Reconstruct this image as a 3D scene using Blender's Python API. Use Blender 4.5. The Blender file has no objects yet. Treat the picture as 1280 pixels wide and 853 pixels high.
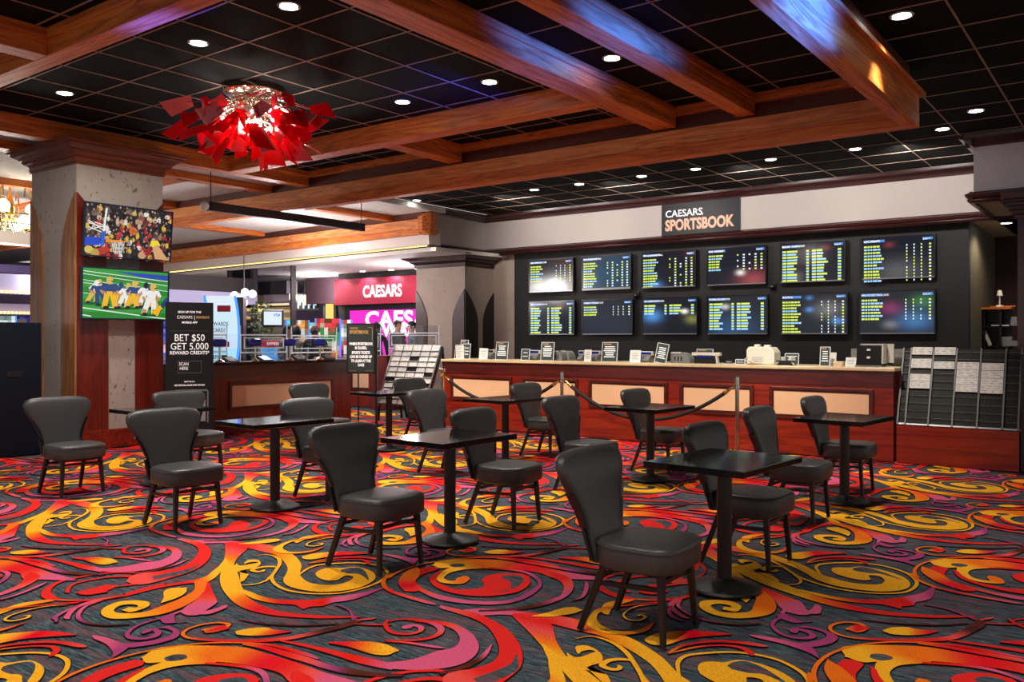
import bpy, bmesh, math, random
from mathutils import Vector, Matrix
random.seed(7)
PI = math.pi
scene = bpy.context.scene
C = scene.collection

# ------------------------------------------------------------------ camera model (for surveying the place)
FOC, EYE, HOR = 1074.0, 1.5, 422.0
YAW = math.atan2(801, 1074)
FX, FY, RX, RY = -math.sin(YAW), math.cos(YAW), math.cos(YAW), math.sin(YAW)

def ray(x, y):
    k = (x - 640.0) / FOC
    return FX + RX * k, FY + RY * k, (HOR - y) / FOC

def atz(x, y, z=0.0):
    d = ray(x, y); t = (z - EYE) / d[2]
    return Vector((t * d[0], t * d[1], z))

def atY(x, y, Y):
    d = ray(x, y); t = Y / d[1]
    return Vector((t * d[0], Y, EYE + t * d[2]))

def atX(x, y, X):
    d = ray(x, y); t = X / d[0]
    return Vector((X, t * d[1], EYE + t * d[2]))

def atT(x, y, t):
    d = ray(x, y)
    return Vector((t * d[0], t * d[1], EYE + t * d[2]))

# ------------------------------------------------------------------ colours and materials
def lin(r, g, b):
    f = lambda c: (c / 255 / 12.92) if c / 255 <= 0.04045 else ((c / 255 + 0.055) / 1.055) ** 2.4
    return (f(r), f(g), f(b), 1.0)

def mat(name, col, rough=0.5, metal=0.0, emit=None, estr=0.0, spec=0.5, coat=0.0, noise=0.0, nscale=8.0, bump=0.0, bscale=60.0):
    m = bpy.data.materials.new(name); m.use_nodes = True
    nt = m.node_tree; b = nt.nodes['Principled BSDF']
    b.inputs['Base Color'].default_value = col
    b.inputs['Roughness'].default_value = rough
    b.inputs['Metallic'].default_value = metal
    b.inputs['Specular IOR Level'].default_value = spec
    b.inputs['Coat Weight'].default_value = coat
    b.inputs['Coat Roughness'].default_value = 0.12
    if emit:
        b.inputs['Emission Color'].default_value = emit
        b.inputs['Emission Strength'].default_value = estr
    if noise or bump:
        tc = nt.nodes.new('ShaderNodeTexCoord')
    if noise:
        n = nt.nodes.new('ShaderNodeTexNoise'); n.inputs['Scale'].default_value = nscale; n.inputs['Detail'].default_value = 5
        nt.links.new(tc.outputs['Object'], n.inputs['Vector'])
        mx = nt.nodes.new('ShaderNodeMix'); mx.data_type = 'RGBA'
        mx.inputs['A'].default_value = tuple(c * (1 - noise) for c in col[:3]) + (1,)
        mx.inputs['B'].default_value = tuple(min(1, c * (1 + noise)) for c in col[:3]) + (1,)
        nt.links.new(n.outputs['Fac'], mx.inputs['Factor'])
        nt.links.new(mx.outputs['Result'], b.inputs['Base Color'])
    if bump:
        n2 = nt.nodes.new('ShaderNodeTexNoise'); n2.inputs['Scale'].default_value = bscale; n2.inputs['Detail'].default_value = 3
        nt.links.new(tc.outputs['Object'], n2.inputs['Vector'])
        bp = nt.nodes.new('ShaderNodeBump'); bp.inputs['Strength'].default_value = bump; bp.inputs['Distance'].default_value = 0.01
        nt.links.new(n2.outputs['Fac'], bp.inputs['Height'])
        nt.links.new(bp.outputs['Normal'], b.inputs['Normal'])
    return m

def emis(name, col, s):
    m = bpy.data.materials.new(name); m.use_nodes = True
    nt = m.node_tree; nt.nodes.clear()
    e = nt.nodes.new('ShaderNodeEmission'); e.inputs[0].default_value = col; e.inputs[1].default_value = s
    o = nt.nodes.new('ShaderNodeOutputMaterial'); nt.links.new(e.outputs[0], o.inputs[0])
    return m

def wood(name, c1, c2, c3, axis='X', rough=0.35, coat=0.3, scale=1.0, grain=1.0):
    """long-grain veneer: noise stretched along an axis plus soft cathedral rings"""
    m = bpy.data.materials.new(name); m.use_nodes = True
    nt = m.node_tree; b = nt.nodes['Principled BSDF']; L = nt.links.new
    tc = nt.nodes.new('ShaderNodeTexCoord'); mp = nt.nodes.new('ShaderNodeMapping')
    s = {'X': (0.35, 4.5, 4.5), 'Y': (4.5, 0.35, 4.5), 'Z': (4.5, 4.5, 0.35)}[axis]
    mp.inputs['Scale'].default_value = tuple(v * scale for v in s)
    L(tc.outputs['Object'], mp.inputs['Vector'])
    n = nt.nodes.new('ShaderNodeTexNoise'); n.inputs['Scale'].default_value = 1.4; n.inputs['Detail'].default_value = 3; n.inputs['Distortion'].default_value = 0.6
    L(mp.outputs[0], n.inputs['Vector'])
    mul = nt.nodes.new('ShaderNodeMath'); mul.operation = 'MULTIPLY'; mul.inputs[1].default_value = 9.0 * grain
    L(n.outputs['Fac'], mul.inputs[0])
    fr = nt.nodes.new('ShaderNodeMath'); fr.operation = 'PINGPONG'; fr.inputs[1].default_value = 1.0
    L(mul.outputs[0], fr.inputs[0])
    n2 = nt.nodes.new('ShaderNodeTexNoise'); n2.inputs['Scale'].default_value = 12; n2.inputs['Detail'].default_value = 4
    L(mp.outputs[0], n2.inputs['Vector'])
    av = nt.nodes.new('ShaderNodeMath'); av.operation = 'MULTIPLY_ADD'; av.inputs[1].default_value = 0.45
    L(fr.outputs[0], av.inputs[0])
    sc = nt.nodes.new('ShaderNodeMath'); sc.operation = 'MULTIPLY'; sc.inputs[1].default_value = 0.6
    L(n2.outputs['Fac'], sc.inputs[0]); L(sc.outputs[0], av.inputs[2])
    cr = nt.nodes.new('ShaderNodeValToRGB')
    cr.color_ramp.elements[0].position = 0.15; cr.color_ramp.elements[0].color = c1
    cr.color_ramp.elements[1].position = 0.85; cr.color_ramp.elements[1].color = c3
    e = cr.color_ramp.elements.new(0.5); e.color = c2
    L(av.outputs[0], cr.inputs[0]); L(cr.outputs[0], b.inputs['Base Color'])
    b.inputs['Roughness'].default_value = rough; b.inputs['Coat Weight'].default_value = coat; b.inputs['Coat Roughness'].default_value = 0.15
    return m

def plaster(name, base, dark, pits=0.5, scale=1.0):
    m = bpy.data.materials.new(name); m.use_nodes = True
    nt = m.node_tree; b = nt.nodes['Principled BSDF']; L = nt.links.new
    tc = nt.nodes.new('ShaderNodeTexCoord')
    n = nt.nodes.new('ShaderNodeTexNoise'); n.inputs['Scale'].default_value = 2.2 * scale; n.inputs['Detail'].default_value = 6
    L(tc.outputs['Object'], n.inputs['Vector'])
    mx = nt.nodes.new('ShaderNodeMix'); mx.data_type = 'RGBA'
    mx.inputs['A'].default_value = tuple(c * 0.78 for c in base[:3]) + (1,); mx.inputs['B'].default_value = tuple(min(1, c * 1.15) for c in base[:3]) + (1,)
    L(n.outputs['Fac'], mx.inputs['Factor'])
    mp = nt.nodes.new('ShaderNodeMapping'); mp.inputs['Scale'].default_value = (16 * scale, 16 * scale, 9 * scale)
    L(tc.outputs['Object'], mp.inputs['Vector'])
    n2 = nt.nodes.new('ShaderNodeTexNoise'); n2.inputs['Scale'].default_value = 1.0; n2.inputs['Detail'].default_value = 4; n2.inputs['Distortion'].default_value = 1.2
    L(mp.outputs[0], n2.inputs['Vector'])
    cr = nt.nodes.new('ShaderNodeValToRGB'); cr.color_ramp.elements[0].position = 0.62; cr.color_ramp.elements[1].position = 0.70
    L(n2.outputs['Fac'], cr.inputs[0])
    ml = nt.nodes.new('ShaderNodeMath'); ml.operation = 'MULTIPLY'; ml.inputs[1].default_value = pits
    L(cr.outputs[0], ml.inputs[0])
    m2 = nt.nodes.new('ShaderNodeMix'); m2.data_type = 'RGBA'
    m2.inputs['B'].default_value = dark
    L(ml.outputs[0], m2.inputs['Factor']); L(mx.outputs['Result'], m2.inputs['A'])
    L(m2.outputs['Result'], b.inputs['Base Color'])
    bp = nt.nodes.new('ShaderNodeBump'); bp.inputs['Strength'].default_value = 0.35; bp.inputs['Distance'].default_value = 0.02; bp.invert = True
    L(ml.outputs[0], bp.inputs['Height']); L(bp.outputs['Normal'], b.inputs['Normal'])
    b.inputs['Roughness'].default_value = 0.75
    return m

def vcol_emit(name, strength):
    m = bpy.data.materials.new(name); m.use_nodes = True
    nt = m.node_tree; b = nt.nodes['Principled BSDF']
    a = nt.nodes.new('ShaderNodeAttribute'); a.attribute_name = 'Col'
    b.inputs['Base Color'].default_value = (0.004, 0.004, 0.006, 1)
    b.inputs['Roughness'].default_value = 0.12
    nt.links.new(a.outputs['Color'], b.inputs['Emission Color'])
    b.inputs['Emission Strength'].default_value = strength
    return m

def vcol_diff(name, rough=0.6):
    m = bpy.data.materials.new(name); m.use_nodes = True
    nt = m.node_tree; b = nt.nodes['Principled BSDF']
    a = nt.nodes.new('ShaderNodeAttribute'); a.attribute_name = 'Col'
    nt.links.new(a.outputs['Color'], b.inputs['Base Color'])
    b.inputs['Roughness'].default_value = rough
    return m

def glass_mat(name, tint, alpha, rough=0.02):
    m = bpy.data.materials.new(name); m.use_nodes = True
    nt = m.node_tree; nt.nodes.clear()
    t = nt.nodes.new('ShaderNodeBsdfTransparent'); t.inputs[0].default_value = tint
    g = nt.nodes.new('ShaderNodeBsdfGlossy'); g.inputs['Roughness'].default_value = rough
    x = nt.nodes.new('ShaderNodeMixShader'); x.inputs[0].default_value = alpha
    o = nt.nodes.new('ShaderNodeOutputMaterial')
    nt.links.new(t.outputs[0], x.inputs[1]); nt.links.new(g.outputs[0], x.inputs[2]); nt.links.new(x.outputs[0], o.inputs[0])
    return m

M = {}
M['leather'] = mat('charcoal_leather', lin(58, 58, 59), 0.38, spec=0.5, noise=0.12, nscale=5, bump=0.12, bscale=220)
M['leg'] = mat('dark_brown_frame', lin(22, 17, 16), 0.4)
M['tablemetal'] = mat('black_cast_metal', lin(20, 20, 20), 0.42, bump=0.15, bscale=150)
M['granite'] = mat('black_speckled_top', lin(22, 21, 23), 0.10, spec=0.6, noise=0.9, nscale=260)
M['cherry'] = wood('cherry_veneer', lin(92, 20, 12), lin(128, 30, 16), lin(150, 44, 22), 'X', 0.3, 0.35)
M['cherryZ'] = wood('cherry_veneer_upright', lin(78, 18, 12), lin(104, 25, 14), lin(120, 36, 20), 'Z', 0.35, 0.3)
M['cherrydark'] = wood('dark_cherry', lin(58, 16, 14), lin(78, 22, 18), lin(92, 30, 22), 'X', 0.3, 0.4)
M['oakX'] = wood('stained_oak_x', lin(140, 66, 18), lin(202, 106, 34), lin(220, 130, 52), 'X', 0.5, 0.0, grain=1.3)
M['oakY'] = wood('stained_oak_y', lin(136, 64, 18), lin(196, 102, 34), lin(216, 126, 50), 'Y', 0.5, 0.0, grain=1.3)
M['oakdark'] = wood('oak_recess_shade', lin(62, 22, 12), lin(84, 34, 16), lin(96, 42, 20), 'X', 0.45, 0.2)  # darker oak paints the shade inside the beam recess
M['bronze'] = wood('bronzed_wood', lin(110, 66, 34), lin(150, 98, 56), lin(176, 124, 78), 'Z', 0.3, 0.4)
M['capwood'] = wood('capital_wood', lin(84, 36, 22), lin(110, 54, 34), lin(128, 68, 46), 'Y', 0.32, 0.4)
M['mahog'] = wood('dark_mahogany_trim', lin(34, 12, 12), lin(52, 20, 20), lin(64, 28, 26), 'X', 0.3, 0.4)
M['cream'] = mat('cream_panel', lin(232, 190, 150), 0.45, noise=0.06, nscale=3)
M['plaster'] = plaster('pitted_plaster', lin(178, 168, 160), lin(80, 70, 66), 0.75)
M['plaster2'] = plaster('beige_plaster', lin(176, 160, 146), lin(120, 104, 92), 0.5)
M['wall'] = mat('grey_white_wall', lin(176, 166, 160), 0.7, noise=0.06, nscale=1.5, bump=0.1, bscale=9)
M['walllav'] = mat('pale_wall', lin(190, 186, 196), 0.7, noise=0.05, nscale=1.5)
M['white'] = mat('white_plaster', lin(214, 206, 200), 0.7, noise=0.05, nscale=2)
M['ceilpl'] = mat('textured_ceiling_plaster', lin(215, 208, 200), 0.8, noise=0.2, nscale=6, bump=0.6, bscale=14)
M['blackwall'] = mat('black_wall', lin(19, 19, 20), 0.65, bump=0.2, bscale=180)
M['black'] = mat('black_plastic', lin(16, 16, 18), 0.35)
M['blackmatte'] = mat('matte_black', lin(14, 14, 15), 0.7)
M['bezel'] = mat('tv_bezel', lin(14, 14, 16), 0.25, spec=0.6)
M['bezelsil'] = mat('tv_bezel_silver', lin(150, 150, 155), 0.3, metal=0.7)
M['chrome'] = mat('polished_nickel', lin(215, 205, 190), 0.15, metal=1.0)
M['steel'] = mat('brushed_steel', lin(165, 165, 168), 0.3, metal=1.0)
M['brass'] = mat('polished_brass', lin(225, 190, 110), 0.2, metal=1.0)
M['grey'] = mat('grey_plastic', lin(120, 122, 124), 0.5)
M['ltgrey'] = mat('light_grey_plastic', lin(196, 194, 188), 0.5)
M['offwhite'] = mat('off_white_plastic', lin(225, 220, 205), 0.45)
M['paper'] = mat('paper', lin(228, 228, 226), 0.8)
M['papergrey'] = mat('newsprint', lin(150, 150, 152), 0.8)
M['signblack'] = mat('sign_black', lin(26, 26, 31), 0.5, spec=.3)
M['signdark'] = mat('sign_slate', lin(52, 62, 62), 0.45)
M['wtext'] = mat('white_lettering', lin(245, 245, 245), 0.6, emit=lin(245, 245, 245), estr=0.35)
M['ctext'] = mat('copper_lettering', lin(226, 168, 140), 0.6, emit=lin(226, 168, 140), estr=0.15)
M['gtext'] = mat('gold_lettering', lin(190, 150, 80), 0.6, emit=lin(190, 150, 80), estr=0.15)
M['navy'] = mat('dark_navy_panel', lin(5, 17, 32), 0.5, spec=.25, bump=0.1, bscale=200)
M['blue'] = mat('blue_gloss', lin(14, 28, 130), 0.2, spec=0.6)
M['maroon'] = mat('maroon_wall', lin(60, 24, 30), 0.6)
M['olive'] = mat('olive_wall', lin(92, 88, 74), 0.7)
M['creamceil'] = mat('cream_ceiling', lin(205, 190, 150), 0.7)
M['light'] = emis('lamp_disc', (1, 0.96, 0.9, 1), 30)
M['warm'] = emis('warm_bulbs', (1, 0.62, 0.2, 1), 3.2)
M['globe'] = emis('lamp_globe', (1, 0.93, 0.78, 1), 9)
M['screen'] = vcol_emit('screen_picture', 1.0)
M['board'] = vcol_emit('odds_board', 1.3)
M['vcol'] = vcol_diff('painted_print')
M['glass'] = glass_mat('clear_acrylic', (0.93, 0.95, 0.96, 1), 0.07)
M['glassdark'] = glass_mat('smoked_glass', (0.72, 0.72, 0.76, 1), 0.15)
M['mirror'] = mat('bronze_mirror', lin(150, 145, 150), 0.06, metal=1.0)
M['velvet'] = mat('black_velvet_rope', lin(22, 20, 20), 0.85)
M['burgundy'] = mat('burgundy_sign', lin(138, 24, 48), 0.5, emit=lin(138, 24, 48), estr=0.35)
M['pink'] = emis('pink_screen', lin(240, 50, 190), 1.3)
M['edge'] = mat('acrylic_edge', lin(220, 225, 230), 0.3, emit=lin(220, 225, 235), estr=0.15)

# ------------------------------------------------------------------ mesh builder
class MB:
    def __init__(s): s.v = []; s.f = []; s.mi = []; s.c = []; s.cur = 0; s.col = (1, 1, 1, 1)
    def face(s, pts):
        b = len(s.v); s.v += [tuple(p) for p in pts]; s.f.append(tuple(range(b, b + len(pts)))); s.mi.append(s.cur); s.c.append(s.col)
    def idx(s, vs, fs):
        b = len(s.v); s.v += [tuple(p) for p in vs]
        for f in fs: s.f.append(tuple(b + i for i in f)); s.mi.append(s.cur); s.c.append(s.col)
    def box(s, x0, x1, y0, y1, z0, z1, T=None):
        vs = [Vector(p) for p in ((x0, y0, z0), (x1, y0, z0), (x1, y1, z0), (x0, y1, z0), (x0, y0, z1), (x1, y0, z1), (x1, y1, z1), (x0, y1, z1))]
        if T: vs = [T @ v for v in vs]
        s.idx(vs, [(0, 3, 2, 1), (4, 5, 6, 7), (0, 1, 5, 4), (1, 2, 6, 5), (2, 3, 7, 6), (3, 0, 4, 7)]); return s
    def bar(s, a, b, w, h=None, w2=None, h2=None, up=(0, 0, 1)):
        """rectangular bar from a to b, may taper"""
        a, b = Vector(a), Vector(b); h = h or w; w2 = w2 or w; h2 = h2 or h
        d = (b - a).normalized(); u = Vector(up)
        if abs(d.dot(u)) > 0.98: u = Vector((0, 1, 0))
        sx = d.cross(u).normalized(); sy = sx.cross(d).normalized()
        vs = []
        for p, ww, hh in ((a, w, h), (b, w2, h2)):
            for i, j in ((-1, -1), (1, -1), (1, 1), (-1, 1)): vs.append(p + sx * (i * ww / 2) + sy * (j * hh / 2))
        s.idx(vs, [(0, 3, 2, 1), (4, 5, 6, 7), (0, 1, 5, 4), (1, 2, 6, 5), (2, 3, 7, 6), (3, 0, 4, 7)]); return s
    def tube(s, pts, r, n=8, caps=True):
        pts = [Vector(p) for p in pts]; rs = r if isinstance(r, (list, tuple)) else [r] * len(pts)
        rings = []; ref = None
        for i, p in enumerate(pts):
            d = (pts[min(i + 1, len(pts) - 1)] - pts[max(i - 1, 0)]).normalized()
            if ref is None:
                ref = Vector((0, 0, 1)) if abs(d.z) < 0.9 else Vector((1, 0, 0))
            x = d.cross(ref).normalized(); y = x.cross(d).normalized(); ref = y
            rings.append([p + (x * math.cos(2 * PI * k / n) + y * math.sin(2 * PI * k / n)) * rs[i] for k in range(n)])
        vs = [v for rg in rings for v in rg]; fs = []
        for i in range(len(rings) - 1):
            for k in range(n): fs.append((i * n + k, i * n + (k + 1) % n, (i + 1) * n + (k + 1) % n, (i + 1) * n + k))
        if caps:
            fs.append(tuple(range(n - 1, -1, -1))); fs.append(tuple((len(rings) - 1) * n + k for k in range(n)))
        s.idx(vs, fs); return s
    def lathe(s, prof, n=24, cx=0, cy=0, caps=True):
        vs = []; fs = []
        for r, z in prof:
            for k in range(n): vs.append((cx + r * math.cos(2 * PI * k / n), cy + r * math.sin(2 * PI * k / n), z))
        for i in range(len(prof) - 1):
            for k in range(n): fs.append((i * n + k, i * n + (k + 1) % n, (i + 1) * n + (k + 1) % n, (i + 1) * n + k))
        if caps: fs.append(tuple(range(n - 1, -1, -1))); fs.append(tuple((len(prof) - 1) * n + k for k in range(n)))
        s.idx(vs, fs); return s
    def ball(s, c, r, n=14, m=8, sz=1.0):
        c = Vector(c); prof = []
        vs = [c + Vector((0, 0, -r * sz))]
        for i in range(1, m):
            a = -PI / 2 + PI * i / m
            for k in range(n): vs.append(c + Vector((r * math.cos(a) * math.cos(2 * PI * k / n), r * math.cos(a) * math.sin(2 * PI * k / n), r * sz * math.sin(a))))
        vs.append(c + Vector((0, 0, r * sz))); fs = []
        for k in range(n): fs.append((0, 1 + (k + 1) % n, 1 + k))
        for i in range(m - 2):
            for k in range(n): fs.append((1 + i * n + k, 1 + i * n + (k + 1) % n, 1 + (i + 1) * n + (k + 1) % n, 1 + (i + 1) * n + k))
        for k in range(n): fs.append((1 + (m - 2) * n + k, 1 + (m - 2) * n + (k + 1) % n, len(vs) - 1))
        s.idx(vs, fs); return s
    def prism(s, poly, axis, a, b):
        """extrude a 2-D polygon along an axis: 'X' poly=(y,z), 'Y' poly=(x,z), 'Z' poly=(x,y)"""
        P = {'X': lambda u, w, t: (t, u, w), 'Y': lambda u, w, t: (u, t, w), 'Z': lambda u, w, t: (u, w, t)}[axis]
        n = len(poly); vs = [P(u, w, a) for u, w in poly] + [P(u, w, b) for u, w in poly]
        fs = [tuple(range(n)), tuple(range(2 * n - 1, n - 1, -1))] + [(i, i + n, (i + 1) % n + n, (i + 1) % n) for i in range(n)]
        s.idx(vs, fs); return s
    def xform(s, T):
        s.v = [tuple(T @ Vector(p)) for p in s.v]; return s
    def build(s, name, mats, parent=None, loc=(0, 0, 0), rot=(0, 0, 0), smooth=None, bevel=0, vc=False, fixn=True):
        me = bpy.data.meshes.new(name); me.from_pydata(s.v, [], s.f)
        if not isinstance(mats, (list, tuple)): mats = [mats]
        for m in mats: me.materials.append(m)
        me.polygons.foreach_set('material_index', s.mi)
        if vc:
            at = me.color_attributes.new('Col', 'FLOAT_COLOR', 'CORNER'); buf = []
            for p in me.polygons: buf += list(s.c[p.index]) * p.loop_total
            at.data.foreach_set('color', buf)
        elif fixn or bevel:
            bm = bmesh.new(); bm.from_mesh(me)
            if bevel:
                bmesh.ops.remove_doubles(bm, verts=bm.verts, dist=1e-5)
                bmesh.ops.bevel(bm, geom=[e for e in bm.edges if len(e.link_faces) == 2 and e.calc_face_angle(0) > 0.5], offset=bevel, segments=2, affect='EDGES', profile=0.5)
            bmesh.ops.recalc_face_normals(bm, faces=bm.faces)
            bm.to_mesh(me); bm.free()
        if smooth is not None:
            me.polygons.foreach_set('use_smooth', [True] * len(me.polygons))
            try: me.set_sharp_from_angle(angle=math.radians(smooth))
            except Exception: pass
        me.update()
        o = bpy.data.objects.new(name, me); C.objects.link(o)
        o.location = loc; o.rotation_euler = rot
        if parent: o.parent = parent
        return o

def tag(o, label=None, cat=None, group=None, kind=None):
    if label: o['label'] = label
    if cat: o['category'] = cat
    if group: o['group'] = group
    if kind: o['kind'] = kind
    return o

def thing(name, label, cat, loc=(0, 0, 0), rz=0.0, group=None):
    o = bpy.data.objects.new(name, None); C.objects.link(o)
    o.empty_display_size = 0.1; o.location = loc; o.rotation_euler = (0, 0, rz)
    return tag(o, label, cat, group)

def struct(o): return tag(o, kind='structure')

def dup(root, loc, rz=0.0, label=None, group=None):
    r = root.copy(); C.objects.link(r); r.location = loc; r.rotation_euler = (0, 0, rz)
    if label: r['label'] = label
    if group: r['group'] = group
    for ch in list(root.children):
        c = ch.copy(); C.objects.link(c); c.parent = r
        for g in list(ch.children):
            d = g.copy(); C.objects.link(d); d.parent = c
    return r

def text_mesh(txt, size, bold=0.0, xs=1.0, align='CENTER', depth=0.001):
    cu = bpy.data.curves.new('t', 'FONT'); cu.body = txt; cu.size = size; cu.offset = bold; cu.align_x = align; cu.extrude = depth
    cu.resolution_u = 3
    o = bpy.data.objects.new('t', cu); C.objects.link(o)
    dg = bpy.context.evaluated_depsgraph_get()
    me = bpy.data.meshes.new_from_object(o.evaluated_get(dg))
    bpy.data.objects.remove(o); bpy.data.curves.remove(cu)
    if xs != 1.0:
        for v in me.vertices: v.co.x *= xs
    return me

def lettering(name, lines, material, parent, T, label=None):
    """lines: (text, size, x, y, bold, xscale, align) laid in the XY plane then moved by matrix T; one mesh per line"""
    for (txt, size, x, y, bold, xs, al) in lines:
        me = text_mesh(txt, size, bold, xs, al)
        me.name = name; me.transform(T @ Matrix.Translation((x, y, 0))); me.materials.clear(); me.materials.append(material)
        o = bpy.data.objects.new(name, me); C.objects.link(o)
        if parent: o.parent = parent

def face_m(right, up, org):
    """matrix placing local XY (x=right, y=up) at org"""
    r = Vector(right).normalized(); u = Vector(up).normalized(); n = r.cross(u)
    return Matrix(((r.x, u.x, n.x, org[0]), (r.y, u.y, n.y, org[1]), (r.z, u.z, n.z, org[2]), (0, 0, 0, 1)))

def shiftT(T, d):
    n = T.to_3x3().col[2]
    return Matrix.Translation(n * d) @ T

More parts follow.
